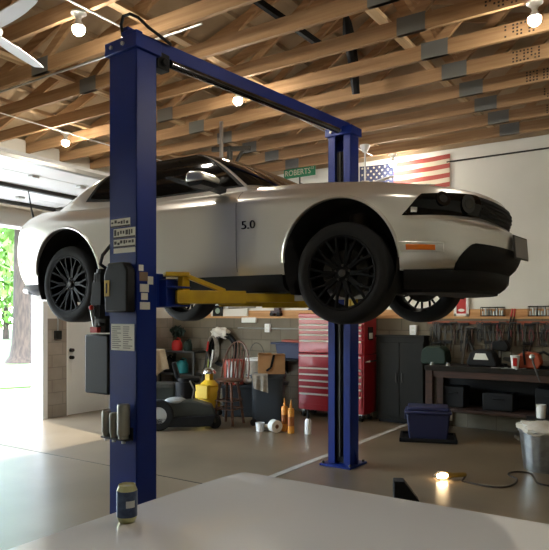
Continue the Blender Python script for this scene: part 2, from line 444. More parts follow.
# grey hanging bracket
t = thing('hanger_bracket', 'grey steel bracket hanging from the trusses above the silver car roof', 'bracket', (-5.55, 7.2, ZC))
MB().span((-.03, -.03, -.55), (.03, .03, 0)).build('post', M_darksteel, t)
MB().bar((-.28, -.06, .0-.02), (.32, .06, -.06), .05, .06).build('cross_arm', M_darksteel, t)
MB().bar((0, 0, -.4), (.22, .04, -.06), .03, .04).build('brace', M_darksteel, t)

# ------------------------------------------------------------------ outdoors
struct('driveway', MB().span((-18.5, -14, -.14), (XL-.25, 16, -.02)), M_drive)
g = MB().span((-70, -50, -.2), (-18.5, 70, -.05)); struct('lawn', g, M_grass)
vp = floor_at(13, 382); v = MB(); v.prism([(vp.x+1.5*math.cos(a)+.2*math.sin(3*a), vp.y+2.0*math.sin(a)) for a in [2*PI*i/28 for i in range(28)]], 'z', -.02, .02); o = v.build('grass_patch', M_grass); o['kind'] = 'structure'
def leafcloud(c, r, n, s, seed):
    rnd = random.Random(seed); mb = MB()
    for i in range(n):
        while True:
            p = Vector((rnd.uniform(-1,1), rnd.uniform(-1,1), rnd.uniform(-1,1)))
            if .35 < p.length < 1: break
        p = Vector((p.x*r[0], p.y*r[1], p.z*r[2]))+Vector(c)
        R = Euler((rnd.uniform(0,6), rnd.uniform(0,6), rnd.uniform(0,6))).to_matrix(); k = s*rnd.uniform(.6,1.3)
        mb.add([R @ Vector(q)*k+p for q in ((-.5,0,0),(0,-.28,.05),(.5,0,0),(0,.28,.05))], [(0,1,2,3)])
    return mb
tb = floor_at(23, 361)
t = thing('shade_tree', 'broad tree trunk on the lawn seen through the open overhead door', 'tree', (tb.x, tb.y, -.05))
tr = MB(); tr.lathe([(.62,0),(.46,.25),(.38,.7),(.34,1.6),(.32,3.2),(.26,6),(.0,6.1)], 18); tr.build('trunk', M_bark, t)
leafcloud((0,0,7.0), (4.5,4.5,2.6), 1500, .5, 3).build('crown', M_leaf, t, fix=False)
for i, (px, dd, lbl) in enumerate(((-48, 33, 'pale green leafy tree beyond the lawn at the picture left edge'), (6, 45, 'sunlit leafy tree left of the broad trunk, far beyond the lawn'), (42, 60, 'leafy tree farthest off, behind the broad trunk'))):
    q = pt(px, HOR, dd)
    t = thing('leafy_tree', lbl, 'tree', (q.x, q.y, -.05), 0, 'trees beyond the lawn')
    MB().cyl((0,0,0), (0,0,4), .22, .15, 10).build('trunk', M_bark, t)
    leafcloud((0,0,5.2), (3.6,3.6,4.3), 1800, .55, 20+i).build('crown', M_leaf, t, fix=False)
# ================================================================== CARS: a body is a stack of outlines
def interp(tab, x):
    xs = [p[0] for p in tab]; ys = [p[1] for p in tab]
    if x <= xs[0]: return ys[0]
    if x >= xs[-1]: return ys[-1]
    for i in range(len(xs)-1):
        if x <= xs[i+1]:
            h = xs[i+1]-xs[i]; u = (x-xs[i])/h
            def sl(k):
                if k <= 0: return (ys[1]-ys[0])/(xs[1]-xs[0])
                if k >= len(xs)-1: return (ys[-1]-ys[-2])/(xs[-1]-xs[-2])
                a = (ys[k]-ys[k-1])/(xs[k]-xs[k-1]); b = (ys[k+1]-ys[k])/(xs[k+1]-xs[k])
                return 0 if a*b <= 0 else 2*a*b/(a+b)
            m0, m1 = sl(i)*h, sl(i+1)*h
            return (2*u**3-3*u**2+1)*ys[i]+(u**3-2*u**2+u)*m0+(-2*u**3+3*u**2)*ys[i+1]+(u**3-u**2)*m1
class Shell:
    """v in 0..1: front centre -> front corner -> side -> rear corner -> rear centre; side = -1 or +1"""
    VF, VR = .34, .70
    def __init__(s, xf, xcf, xr, xcr, w, z, n=2.6, nr=2.6, flare=None): s.xf, s.xcf, s.xr, s.xcr, s.w, s.z, s.n, s.nr, s.flare = xf, xcf, xr, xcr, w, z, n, nr, flare
    def xy(s, t, v):
        w = s.w(t); xcf, xcr = s.xcf(t), s.xcr(t)
        if v < s.VF:
            th = (1-v/s.VF)*PI/2; n = s.n
            return xcf+(s.xf(t)-xcf)*max(0, math.sin(th))**(2/n), w*max(0, math.cos(th))**(2/n)
        if v <= s.VR: return xcf+(xcr-xcf)*(v-s.VF)/(s.VR-s.VF), w
        th = (v-s.VR)/(1-s.VR)*PI/2; n = s.nr
        return xcr-(xcr-s.xr(t))*max(0, math.sin(th))**(2/n), w*max(0, math.cos(th))**(2/n)
    def raw(s, t, v, side):
        x, y = s.xy(t, v)
        if s.flare: y += s.flare(t, x)*(y/max(.01, s.w(t)))**2
        return Vector((x, side*y, s.z(t, x)))
    def pt(s, t, v, side=-1, off=0):
        p = s.raw(t, v, side)
        if off:
            e = 1e-3
            dv = s.raw(t, min(1, v+e), side)-s.raw(t, max(0, v-e), side); dt = s.raw(min(1, t+e), v, side)-s.raw(max(0, t-e), v, side)
            nrm = dv.cross(dt)
            if nrm.length > 1e-12:
                nrm.normalize()
                ref = Vector((p.x-(s.xcf(t)+s.xcr(t))/2*0-(-1.4), p.y*2, 0))
                if nrm.dot(ref) < 0: nrm = -nrm
                p = p+nrm*off
        return p
    def v_of(s, t, x, front=True):
        """v on the side half where the outline reaches x"""
        lo, hi = 0.0, 1.0
        for _ in range(40):
            m = (lo+hi)/2
            if s.xy(t, m)[0] > x: lo = m
            else: hi = m
        return lo
    def solid(s, nt, nv, crown, ncap=8, mb=None):
        mb = mb or MB(); ts = [i/nt for i in range(nt+1)]; vs = [j/nv for j in range(nv+1)]
        ring = [(v, -1) for v in vs] + [(v, 1) for v in reversed(vs[1:-1])]
        N = len(ring); V = []; Fc = []
        for t in ts:
            for v, sd in ring: V.append(s.pt(t, v, sd))
        for i in range(nt):
            for j in range(N): Fc.append((i*N+j, i*N+(j+1) % N, (i+1)*N+(j+1) % N, (i+1)*N+j))
        for lvl, cr in ((nt, crown), (0, None)):
            base = lvl*N
            rows = []
            for j in range(nv+1):
                R = base+j; L = base+(N-j) % N if j not in (0, nv) else base+j
                if j in (0, nv): rows.append([R]); continue
                row = [R]; pr, pl = V[R], V[L]
                for k in range(1, ncap):
                    u = k/ncap; p = pr.lerp(pl, u)
                    if cr: p = p+Vector((0, 0, cr(p.x, (2*u-1), abs(pr.y))))
                    row.append(len(V)); V.append(p)
                row.append(L); rows.append(row)
            for a, b in zip(rows, rows[1:]):
                if len(a) == 1:
                    for k in range(ncap): Fc.append((a[0], b[k], b[k+1]))
                elif len(b) == 1:
                    for k in range(ncap): Fc.append((b[0], a[k+1], a[k]))
                else:
                    for k in range(ncap): Fc.append((a[k], b[k], b[k+1], a[k+1]))
        mb.add(V, Fc); return mb
    def patch(s, mb, t0, t1, va, vb, side, off, nt=6, nv=10, mi=0):
        """t0,t1 constants or functions of u; va,vb functions of t"""
        def fn(u, q, o):
            a = t0(u) if callable(t0) else t0; b = t1(u) if callable(t1) else t1
            t = a+(b-a)*q
            A = va(t) if callable(va) else va; B = vb(t) if callable(vb) else vb
            return s.pt(t, A+(B-A)*u, side, o)
        return mb.slab(fn, nv, nt, off, mi)
def TT(tab): return lambda t: interp(tab, t)

# ------------------------------------------------------------------ silver coupe on the lift
cr_, cf_ = .923, 4.943
cx_, cy_ = w2(cr_, cf_)
CARZ = 1.63
car = thing('sports_car', 'silver two-door coupe raised on the blue lift, with black wheels', 'car', (cx_, cy_, CARZ), math.radians(1.7))
top_tab = [(-3.9,.915),(-3.75,.94),(-3.55,.965),(-3.2,.985),(-2.8,.97),(-2.2,.955),(-1.5,.95),(-.8,.955),(-.4,.945),(.03,.912),(.416,.862),(.67,.826),(.80,.80),(.90,.775),(.95,.755)]
ZB = .285
body = Shell(
    xf=TT([(0,.84),(.12,.91),(.3,.945),(.52,.955),(.60,.94),(.665,.865),(.72,.855),(.86,.875),(.95,.875),(1,.85)]),
    xcf=lambda t: .16, xr=TT([(0,-3.70),(.2,-3.80),(.5,-3.845),(.7,-3.82),(.85,-3.77),(1,-3.66)]), xcr=lambda t: -3.12+.1*t,
    w=TT([(0,.885),(.12,.905),(.35,.922),(.6,.93),(.76,.934),(.82,.93),(.86,.912),(.93,.865),(1,.785)]),
    z=lambda t, x: ZB+(interp(top_tab, x)-ZB)*t, n=2.5, nr=2.7,
    flare=lambda t, x: (.018*math.exp(-((x+.0)/.55)**2)+.026*math.exp(-((x+2.75)/.6)**2)-.012*math.exp(-((x+1.3)/.6)**2))*math.sin(PI*min(1, max(0, t)*.98+.02)))
def crown(x, k, hw):
    h = .045 if x > -.5 else .03
    return h*(1-k*k)**.8*min(1, hw/.5)
bm_body = body.solid(40, 120, crown, 10)
M_well = mat('wheel_well', (10,10,10), .9)
cut = MB()
ARCH = ((-.02, .36, .425), (-2.72, .36, .418))
for xa, za, ra in ARCH:
    for sd in (-1, 1): cut.cyl((xa, sd*1.3, za), (xa, sd*.55, za), ra, n=72)
tmp = bpy.data.objects.new('tmp', bm_body.mesh('tmp', M_silver)); COL.objects.link(tmp)
ct = bpy.data.objects.new('cut', cut.mesh('cut', M_silver)); COL.objects.link(ct)
bo = tmp.modifiers.new('b', 'BOOLEAN'); bo.operation = 'DIFFERENCE'; bo.object = ct; bo.solver = 'EXACT'
dg = bpy.context.evaluated_depsgraph_get(); dg.update()
me = bpy.data.meshes.new_from_object(tmp.evaluated_get(dg)); me.name = 'body'
bpy.data.objects.remove(tmp); bpy.data.objects.remove(ct)
me.polygons.foreach_set('use_smooth', [True]*len(me.polygons)); me.set_sharp_from_angle(angle=math.radians(35))
ob = bpy.data.objects.new('body', me); COL.objects.link(ob); ob.parent = car
for i, (xa, za, ra) in enumerate(ARCH):
    for sd in (-1, 1):
        m = MB(); r = ra-.004
        prof = []
        n = 48; V = []; Fc = []
        for k in range(n+1):
            a = -.55+ (PI+1.1)*k/n
            for y in (.915, .57): V.append((xa+r*math.cos(a), sd*y, za+r*math.sin(a)))
        for k in range(n): Fc.append((2*k, 2*k+1, 2*k+3, 2*k+2))
        c = len(V); V.append((xa, sd*.57, za))
        for k in range(n): Fc.append((c, 2*k+1, 2*k+3))
        m.add(V, Fc); m.build('wheel_well', M_well, car, fix=False)
        # raised lip round the arch
        m = MB(); pts = []
        for k in range(41):
            a = .02+(PI-.04)*k/40
            x, z = xa+(ra+.004)*math.cos(a), za+(ra+.004)*math.sin(a)
            t = (z-ZB)/(interp(top_tab, x)-ZB); t = max(0, min(.99, t))
            v = body.v_of(t, x); p = body.pt(t, v, sd, .0); pts.append(p)
        m.tube(pts, .011, 8); m.build('arch_lip', M_silver, car)
# black skirt below the paint
SK0 = .165
skirt = Shell(xf=TT([(0,.80),(.5,.86),(1,.865)]), xcf=lambda t: .16, xr=TT([(0,-3.62),(1,-3.74)]), xcr=lambda t: -3.1, w=TT([(0,.80),(.4,.875),(1,.888)]),
              z=lambda t, x: SK0+.03*(1 if x < -2.2 else 0)+(ZB+.004-SK0-.03*(1 if x < -2.2 else 0))*t, n=2.5, nr=2.7)
for sd in (-1, 1):
    sk = MB(); v0, v1 = skirt.v_of(.5, -.47), skirt.v_of(.5, -2.27)
    skirt.patch(sk, 0, 1, v0, v1, sd, (-.05, 0), 4, 16)
    sk.build('side_skirt', M_black, car)
sk = MB()
for sd in (-1, 1): skirt.patch(sk, 0, 1, 0, skirt.v_of(.5, .42), sd, (-.05, 0), 4, 24)
sk.build('front_valance', M_black, car)
sk = MB()
for sd in (-1, 1): skirt.patch(sk, 0, 1, skirt.v_of(.5, -3.16), 1, sd, (-.05, 0), 4, 24)
sk.build('rear_valance', M_black, car)
# chin splitter
m = MB(); m.prism([(.35,-.70),(.50,-.72),(.66,-.58),(.75,-.35),(.78,0),(.75,.35),(.66,.58),(.50,.72),(.35,.70)], 'z', .145, .175); m.build('splitter', M_black, car, .004)
# underbody, exhaust and suspension
m = MB(); m.span((-3.55,-.72,.2), (-.45,.72,.30)); m.span((-.5,-.5,.17), (.62,.5,.30)); m.build('floor_pan', M_black, car, .02)
m = MB(); m.span((-2.9,-.75,.19), (-.5,-.60,.24)); m.span((-2.3,.60,.19), (-.5,.75,.24)); m.build('frame_rail', M_darksteel, car, .01)
m = MB(); m.tube([(-.3,-.2,.17),(-1,-.2,.16),(-2.2,-.25,.16),(-2.6,-.45,.25),(-3.3,-.5,.22),(-3.85,-.52,.26)], .035, 10); m.tube([(-.3,.2,.17),(-1,.2,.16),(-2.2,.25,.16),(-2.6,.45,.25),(-3.3,.5,.22),(-3.85,.52,.26)], .035, 10)
m.cyl((-3.1,-.52,.24), (-3.6,-.52,.24), .1, n=16); m.cyl((-3.1,.52,.24), (-3.6,.52,.24), .1, n=16); m.build('exhaust', M_steel, car)
for sd in (-1, 1):
    m = MB(); m.bar((0, sd*.78, .22), (-.22, sd*.35, .24), .06, .04); m.bar((0, sd*.78, .22), (.18, sd*.35, .22), .05, .04); m.cyl((0, sd*.66, .25), (0, sd*.58, .72), .03, n=10); m.cyl((0, sd*.65, .42), (0, sd*.6, .7), .07, n=12); m.build('suspension', M_darksteel, car)
m = MB()
m.cyl((-2.72, -.78, .28), (-2.72, .78, .28), .045, n=12); m.ball((-2.72, 0, .28), (.16,.16,.15)); m.build('rear_axle', M_darksteel, car)

# greenhouse
roof = Shell(xf=lambda t: -.58-.88*t**1.02, xcf=lambda t: -.84-.72*t, xr=lambda t: -3.48+1.16*t**.9, xcr=lambda t: -2.86+.78*t,
             w=lambda t: .80-.205*t**1.15, z=lambda t, x: .925+.425*math.sin(min(1, t)*PI/2*.93)/math.sin(PI/2*.93), n=2.7, nr=2.6)
def crown2(x, k, hw): return .055*(1-k*k)**.75*min(1, hw/.35)
roof.solid(14, 80, crown2, 10).build('roof', M_silver, car, smooth=30)
gl = MB()
for sd in (-1, 1): roof.patch(gl, .10, .955, 0, .305, sd, (-.004, .004), 10, 16)
gl.build('windshield', M_glass, car)
gl = MB()
for sd in (-1, 1): roof.patch(gl, .22, .93, lambda t: .80, 1.0, sd, (-.004, .004), 8, 14)
gl.build('rear_window', M_glass, car)
for sd in (-1, 1):
    tr = MB(); roof.patch(tr, .085, .90, lambda t: .325, lambda t: roof.v_of(t, -2.0), sd, (-.004, .003), 8, 12); roof.patch(tr, lambda u: .085+.09*u, lambda u: .90-.30*max(0, u)**1.3, lambda t: roof.v_of(t, -2.0), lambda t: roof.v_of(t, -2.70+.36*t), sd, (-.004, .003), 8, 12)
    tr.build('window_trim', M_black, car)
    gl = MB(); roof.patch(gl, .11, .865, lambda t: .34, lambda t: roof.v_of(t, -1.93), sd, (.0, .006), 8, 12); gl.build('door_window', M_glass, car)
    gl = MB(); roof.patch(gl, lambda u: .12+.09*u, lambda u: .86-.30*max(0, u)**1.3, lambda t: roof.v_of(t, -2.03), lambda t: roof.v_of(t, -2.66+.36*t), sd, (.0, .006), 8, 10); gl.build('quarter_window', M_glass, car)
    # seams
    sm = MB()
    sm_pts = [body.pt(t, body.v_of(t, -.86+.02*t), sd, .0005) for t in [i/20 for i in range(1, 20)]]
    sm.tube(sm_pts, .002, 6); sm.build('door_seam', M_gap, car); sm = MB()
    sm_pts = [body.pt(t, body.v_of(t, -2.05-.14*max(0, t-.5)), sd, .0005) for t in [i/20 for i in range(1, 20)]]
    sm.tube(sm_pts, .002, 6); sm.build('door_seam', M_gap, car)
    # mirror
    mm = MB(); mm.prism([(-1.17,.985),(-1.165,1.045),(-1.13,1.065),(-1.04,1.055),(-.99,1.02),(-1.0,.985)], 'y', sd*.92, sd*1.13); mi_ = mm.build('side_mirror', M_silver, car, .022, seg=3)
    mm = MB(); mm.prism([(-1.16,.985),(-1.0,.985),(-1.03,.955),(-1.13,.95)], 'y', sd*.925, sd*1.12); mm.bar((-1.03, sd*.84, .95), (-1.07, sd*.95, .97), .09, .04); mm.build('mirror_base', M_black, mi_)
    # headlamp: dark tinted band, with the clear corner marker
    hv = lambda t: .55
    def vfront(y_target, t):
        lo, hi = 0, Shell.VF
        for _ in range(30):
            m_ = (lo+hi)/2
            if body.xy(t, m_)[1] < y_target: lo = m_
            else: hi = m_
        return lo
    hl = MB(); body.patch(hl, lambda u: .685-.085*u, lambda u: .97-.11*u**1.6, lambda t: vfront(.47, t), lambda t: body.v_of(t, .43+.40*max(0, t-.60)), sd, (-.006, .004), 8, 24)
    h_ = hl.build('headlamp', M_glass, car); lab(h_, 'smoked black headlamp')
    for yy, rr in ((.60, .062), (.76, .05)):
        t_ = .83; v_ = vfront(yy, t_); c_ = body.pt(t_, v_, sd, .003); c2 = body.pt(t_, v_, sd, .007)
        q = MB(); q.cyl(c_, c2, rr, n=20); q.build('lamp_bezel', M_blackgloss, h_)
        q = MB(); q.cyl(c_, body.pt(t_, v_, sd, .009), rr*.55, n=16); q.build('lamp_lens', M_darksteel, h_)
    q = MB(); body.patch(q, .64, .70, lambda t: body.v_of(t, .515), lambda t: body.v_of(t, .48), sd, (0, .007), 3, 4); q.build('corner_marker', M_steel, h_)
    # amber side marker in a silver surround
    sv = MB(); body.patch(sv, .205, .315, lambda t: body.v_of(t, .66), lambda t: body.v_of(t, .40), sd, (-.004, .006), 3, 8); s_ = sv.build('marker_surround', M_silver, car, .003)
    am = MB(); body.patch(am, .225, .285, lambda t: body.v_of(t, .615), lambda t: body.v_of(t, .45), sd, (0, .010), 3, 8); am.build('marker_lens', M_amber, s_, .002)
    rm = MB(); body.patch(rm, .30, .345, lambda t: body.v_of(t, -3.40), lambda t: body.v_of(t, -3.52), sd, (-.002, .005), 2, 4); rm.build('rear_marker', mat('marker_dark', (70,30,24), .3), car)
    # black lower intake at the bumper corner
    it = MB(); body.patch(it, .0, lambda u: .34-.33*max(0, (u-.72)/.28)**1.3, 0, lambda t: body.v_of(t, .69), sd, (-.006, .006), 6, 20)
    it.build('lower_intake', M_black, car)
    tl = MB(); body.patch(tl, .66, .95, lambda t: .90, lambda t: .985, sd, (-.003, .006), 4, 10); tl.build('tail_lamp', M_redp, car)
# grille
def vfront2(y_target, t):
    lo, hi = 0, Shell.VF
    for _ in range(30):
        m_ = (lo+hi)/2
        if body.xy(t, m_)[1] < y_target: lo = m_
        else: hi = m_
    return lo
gr = MB()
for sd in (-1, 1): body.patch(gr, .685, .965, 0, lambda t: vfront2(.50, t), sd, (-.006, .003), 6, 12)
g_ = gr.build('grille', M_black, car)
for k in range(5):
    gb = MB()
    for sd in (-1, 1):
        t_ = .73+.045*k; gb.tube([body.pt(t_, vfront2(.46*j/8, t_), sd, .006) for j in range(9)], .004, 6)
    gb.build('grille_bar', M_black, g_)
# licence plate, tilted on the bumper
lp = MB(); lp.box((.985, -.02, .47), (.012, .31, .165), (0, -.08, -.10)); l_ = lp.build('licence_plate', M_darksteel, car, .004)
lp = MB(); lp.box((.992, -.02, .47), (.004, .29, .145), (0, -.08, -.10)); lp.build('plate_face', mat('plate_face', (140,136,130), .5), l_)
# hood edges
hs = MB()
for sd in (-1, 1): hs.tube([Vector((x, sd*(.70-.06*max(0, x)), interp(top_tab, x)+.011)) for x in [-.42+.09*i for i in range(12)]], .003, 6)
hs.build('hood_seam', M_gap, car)
# rear spoiler
sp = MB(); 
def spf(u, v, o):
    y = (u-.5)*1.1; return (-3.58-.08*v+.10*abs(u-.5)**2*2, y, 1.01+.03*v*(1-abs(2*u-1)**6)+o-.035+.02*(1-abs(2*u-1)**2))
sp.slab(spf, 16, 4, (0, .02)); sp.build('spoiler', M_silver, car)
# 5.0 badge on the fender
vs, fs = text_mesh('5.0', .085, .004)
bd = MB()
for sd in (-1, 1):
    def place(p):
        x0 = -.735; z0_ = .655
        x = x0 + (p.x*1.25 if sd < 0 else -p.x*1.25); z = z0_+p.y
        t = (z-ZB)/(interp(top_tab, x)-ZB); q = body.pt(t, body.v_of(t, x), sd, .004+p.z)
        return q
    bd.add([place(p) for p in vs], fs)
lab(bd.build('badge', M_blackgloss, car, fix=True), 'dark 5.0 badge')

# wheels
def make_wheel(sd, x, y, z):
    rot = Matrix.Translation((x, y, z)) @ Matrix.Rotation(PI/2 if sd < 0 else -PI/2, 4, 'X')   # local +Z points outwards
    R, r = .347, .252
    prof = [(r,-.12),(r+.025,-.128),(R-.03,-.125),(R-.006,-.105),(R,-.08),(R,.08),(R-.006,.105),(R-.03,.122),(r+.03,.128),(r+.004,.118),(r,.10),(r-.004,0)]
    t = MB().lathe(prof, 56, rot, closed=True).build('tire', M_rubber, car, smooth=50)
    rim = MB(); rim.lathe([(r+.006,.118),(r-.004,.122),(r-.016,.112),(r-.022,.06),(r-.03,-.06),(r-.004,-.12)], 56, rot, cap=False)
    rim.lathe([(0,.098),(.03,.098),(.036,.09),(.062,.088),(.078,.08),(.085,.05),(.08,.0),(0,0)], 28, rot)
    for k in range(10):
        a = 2*PI*k/10
        for s2 in (-1, 1):
            def P(rad, ang, h): return rot @ Vector((rad*math.cos(ang), rad*math.sin(ang), h))
            b0, b1 = P(.06, a+s2*.10, .078), P(.155, a+s2*.07, .094)
            rim.bar(b0, b1, .019, .03, up=rot.to_3x3() @ Vector((0,0,1)))
            rim.bar(P(.145, a+s2*.07, .094), P(r-.008, a+s2*.155, .106), .016, .026, up=rot.to_3x3() @ Vector((0,0,1)))
    r_ = rim.build('rim', M_rim, car, .003)
    hc = MB().lathe([(0,.105),(.02,.104),(.026,.098),(.026,.09),(0,.09)], 20, rot); hc.build('hub_cap', M_darksteel, r_)
    for k in range(5):
        a = 2*PI*k/5+.3; l = MB(); l.lathe([(0,.098),(.008,.097),(.009,.085),(0,.085)], 8, rot @ Matrix.Translation((.052*math.cos(a), .052*math.sin(a), 0))); l.build('lug_nut', M_darksteel, r_)
    MB().lathe([(.06,.02),(.165,.02),(.165,-.008),(.06,-.008)], 40, rot, closed=True).build('brake_disc', M_darksteel, car)
    c = MB()
    for i in range(7):
        a0 = 2.7+.1*i; c.add([rot @ Vector((rr*math.cos(aa), rr*math.sin(aa), h)) for h in (-.03, .035) for rr, aa in ((.11, a0), (.175, a0), (.175, a0+.1), (.11, a0+.1))], [(0,3,2,1),(4,5,6,7),(0,1,5,4),(1,2,6,5),(2,3,7,6),(3,0,4,7)])
    c.build('caliper', M_darksteel, car)
WZ = .28
for x in (0, -2.72):
    for sd in (-1, 1): make_wheel(sd, x, sd*.79, WZ)

# ------------------------------------------------------------------ the white car in the foreground: its flat lid fills the bottom of the view
WX0, WY0, WY1, WH = -1.64, .34, 2.185, .95
wc = thing('white_car', 'white car in the foreground whose flat lid carries the drink can', 'car', (WX0, (WY0+WY1)/2, 0), PI)   # local +X points out of its lid end
HW = (WY1-WY0)/2
wbody = Shell(xf=TT([(0,-.06),(.3,.03),(.6,.04),(.9,.02),(.96,.012),(1,-.02)]), xcf=lambda t: -.07, xr=TT([(0,-4.5),(.5,-4.66),(1,-4.5)]), xcr=lambda t: -4.1,
              w=TT([(0,HW-.06),(.3,HW-.005),(.7,HW+.005),(.9,HW),(.96,HW-.012),(1,HW-.035)]),
              z=lambda t, x: .22+(WH-.22-.0*x)*t, n=2.4, nr=2.8)
wbody.solid(30, 110, lambda x, k, hw: .007*(1-abs(k)**4)*min(1, (-x+.02)/.5 if x < 0 else 0), 14).build('body', M_white_paint, wc, smooth=30)
wroof = Shell(xf=lambda t: -1.72-.62*t, xcf=lambda t: -1.95-.55*t, xr=lambda t: -4.1+.7*t, xcr=lambda t: -3.8+.55*t, w=lambda t: .76-.16*t, z=lambda t, x: .93+.42*t, n=2.8, nr=2.6)
wroof.solid(10, 60, lambda x, k, hw: .05*(1-k*k), 8).build('roof', M_white_paint, wc)
q = MB(); [wroof.patch(q, .12, .93, 0, .29, sd, (-.003, .005), 6, 12) for sd in (-1, 1)]; q.build('lid_end_window', M_glass, wc)
for sd in (-1, 1):
    q = MB(); wroof.patch(q, .12, .88, .36, .68, sd, (-.003, .005), 6, 12); q.build('side_window', M_glass, wc)
    q = MB(); wbody.patch(q, .62, .84, .10, .30, sd, (-.003, .006), 4, 10); q.build('tail_lamp', M_redp, wc)
    for x in (-.85, -3.6):
        rot = Matrix.Translation((x, sd*(HW-.11), .32)) @ Matrix.Rotation(PI/2 if sd < 0 else -PI/2, 4, 'X')
        MB().lathe([(.2,-.1),(.29,-.11),(.32,-.08),(.32,.08),(.29,.115),(.2,.112)], 36, rot, closed=True).build('tire', M_rubber, wc)
        k = MB(); k.lathe([(0,.1),(.06,.1),(.19,.115),(.205,.118),(.205,.0),(0,.0)], 30, rot); k.build('rim', M_steel, wc)
# lid seam
# ================================================================== THE TWO-POST LIFT  (local: Y runs to the far column, Z up)
LX, LY = w2(-.994, 4.356)
LROT = math.radians(-2.3)
lift = thing('two_post_lift', 'blue two-post vehicle lift with yellow arms holding up the silver coupe', 'vehicle lift', (LX, LY, 0), LROT)
SP = 2.985; CW, CD = .278, .184; ZTOP = 3.53; ZTOPF = 3.66
def column(y, s):
    """open channel; s=+1: the open side faces +Y"""
    t = .012; m = MB(); yb = y-s*CD/2; yo = y+s*CD/2
    ZT = ZTOP if s > 0 else ZTOPF
    m.span((-CW/2, min(yb, yb+s*t), .02), (CW/2, max(yb, yb+s*t), ZT))
    for k in (-1, 1):
        m.span((k*CW/2, y-CD/2, .02), (k*(CW/2-t), y+CD/2, ZT))
        m.span((k*CW/2, min(yo, yo-s*t), .02), (k*(CW/2-.085), max(yo, yo-s*t), ZT))
    return m
colN = column(0, 1).build('column', M_blue, lift, .003)
colF = column(SP, -1).build('column', M_blue, lift, .003)
for y, c in ((0, colN), (SP, colF)):
    ZT = ZTOP if y == 0 else ZTOPF
    b = MB(); b.span((-.19, y-.19, 0), (.19, y+.19, .022))
    for k in (-1, 1): b.prism([(k*.139, .02), (k*.18, .02), (k*.139, .2)], 'y', y-.005, y+.005)
    b.build('base_plate', M_blue, c, .003)
    for i in (-1, 1):
        for j in (-1, 1): MB().cyl((i*.165, y+j*.15, .02), (i*.165, y+j*.15, .045), .014, n=8).build('anchor_bolt', M_darksteel, c)
    b = MB(); b.span((-.165, y-.115, ZT-.09), (.165, y+.115, ZT)); b.span((-.2, y-.05, ZT-.03), (.0, y+.05, ZT+.012)); b.build('top_cap', M_blue, c, .004)
    for i in (-.09, .03): MB().cyl((i, y-.115, ZT-.045), (i, y-.128, ZT-.045), .014, n=8).build('cap_bolt', M_steel, c)
MB().span((-.045, SP-.06, .03), (.045, SP-.03, 3.4)).build('slot_shade', M_black, colF)  # black sheet stands in for the shade inside the open channel
MB().cyl((-.0, SP-.075, .1), (0, SP-.075, 3.4), .009, n=8).build('lift_cable', M_darksteel, colF)
# overhead beam with the padded shut-off bar
m = MB(); m.bar((0, -.06, ZTOP+.022), (0, SP+.06, ZTOPF+.022), .10, .105); beam = m.build('overhead_beam', M_blue, lift, .006)
m = MB(); m.cyl((.075, .28, ZTOP-.065), (.075, SP-.25, ZTOPF-.085), .032, n=14); lab(m.build('shutoff_bar', M_blackgloss, beam), 'black padded shut-off bar')
m = MB(); m.span((.03, .12, ZTOP-.15), (.12, .24, ZTOP-.03)); m.cyl((.13, .18, ZTOP-.1), (.145, .18, ZTOP-.1), .03, n=12); m.build('limit_switch', M_black, beam, .006)
m = MB(); m.span((-.06, -.05, ZTOP), (.0, .05, ZTOP+.11)); m.span((.02, -.06, ZTOP), (.1, .0, ZTOP+.06)); m.build('pulley_bracket', M_blue, beam, .004)
m = MB(); m.tube([(-.05,-.05,ZTOP+.05),(-.055,-.06,ZTOP+.13),(-.02,-.07,ZTOP+.175),(.05,-.07,ZTOP+.17),(.12,-.06,ZTOP+.13),(.13,.03,ZTOP+.09),(.12,.12,ZTOP+.082),(.07,.3,ZTOP+.085)], .011, 8); m.build('hydraulic_hose', M_black, beam)
# carriages and arms
for y, s, c in ((0, 1, colN), (SP, -1, colF)):
    m = MB(); m.span((-.125, min(y+s*.05, y+s*.2), 1.68), (.125, max(y+s*.05, y+s*.2), 1.92)); m.span((-.27, min(y+s*.13, y+s*.3), 1.685), (.27, max(y+s*.13, y+s*.3), 1.70)); m.span((-.27, min(y+s*.13, y+s*.3), 1.815), (.27, max(y+s*.13, y+s*.3), 1.83)); m.span((-.2, min(y+s*.13, y+s*.24), 1.69), (.2, max(y+s*.13, y+s*.24), 1.88)); m.span((-.05, y-.06, 1.55), (.05, y+.06, 2.5))
    car_ = m.build('carriage', M_blue, lift, .006); 
    for k in (-1, 1):
        px_, py_ = k*.24, y+s*.26
        if k > 0: e = Vector((.70, y+s*.93, 0))
        else: e = Vector((-1.02, y+s*.86, 0))
        a = Vector((px_, py_, 0)); d = (e-a).normalized(); mid = a+d*((e-a).length*.55)
        m = MB()
        m.bar(a+Vector((0,0,1.755))-d*.06, mid+Vector((0,0,1.755)), .13, .095); ar = m.build('arm', M_yellow, lift, .006)
        lab(ar, 'yellow swing arm')
        q = MB(); q.bar(mid-d*.05+Vector((0,0,1.755)), e+d*.02+Vector((0,0,1.755)), .095, .065); q.build('arm_extension', M_yellow, ar, .005)
        # gusset frame
        q = MB(); q.bar(a+Vector((0,0,1.70)), a+Vector((0,0,1.93)), .07, .05); q.bar(a+d*.02+Vector((0,0,1.905)), a+d*.30+Vector((0,0,1.80)), .05, .032)
        q.bar(a-d*.14+Vector((0,0,1.915)), a+d*.03+Vector((0,0,1.915)), .12, .03); q.build('gusset', M_yellow, ar, .004)
        q = MB(); q.cyl(e+Vector((0,0,1.74)), e+Vector((0,0,1.80)), .03, n=12); q.cyl(e+Vector((0,0,1.795)), e+Vector((0,0,1.812)), .06, n=16); q.build('lift_pad', M_darksteel, ar)
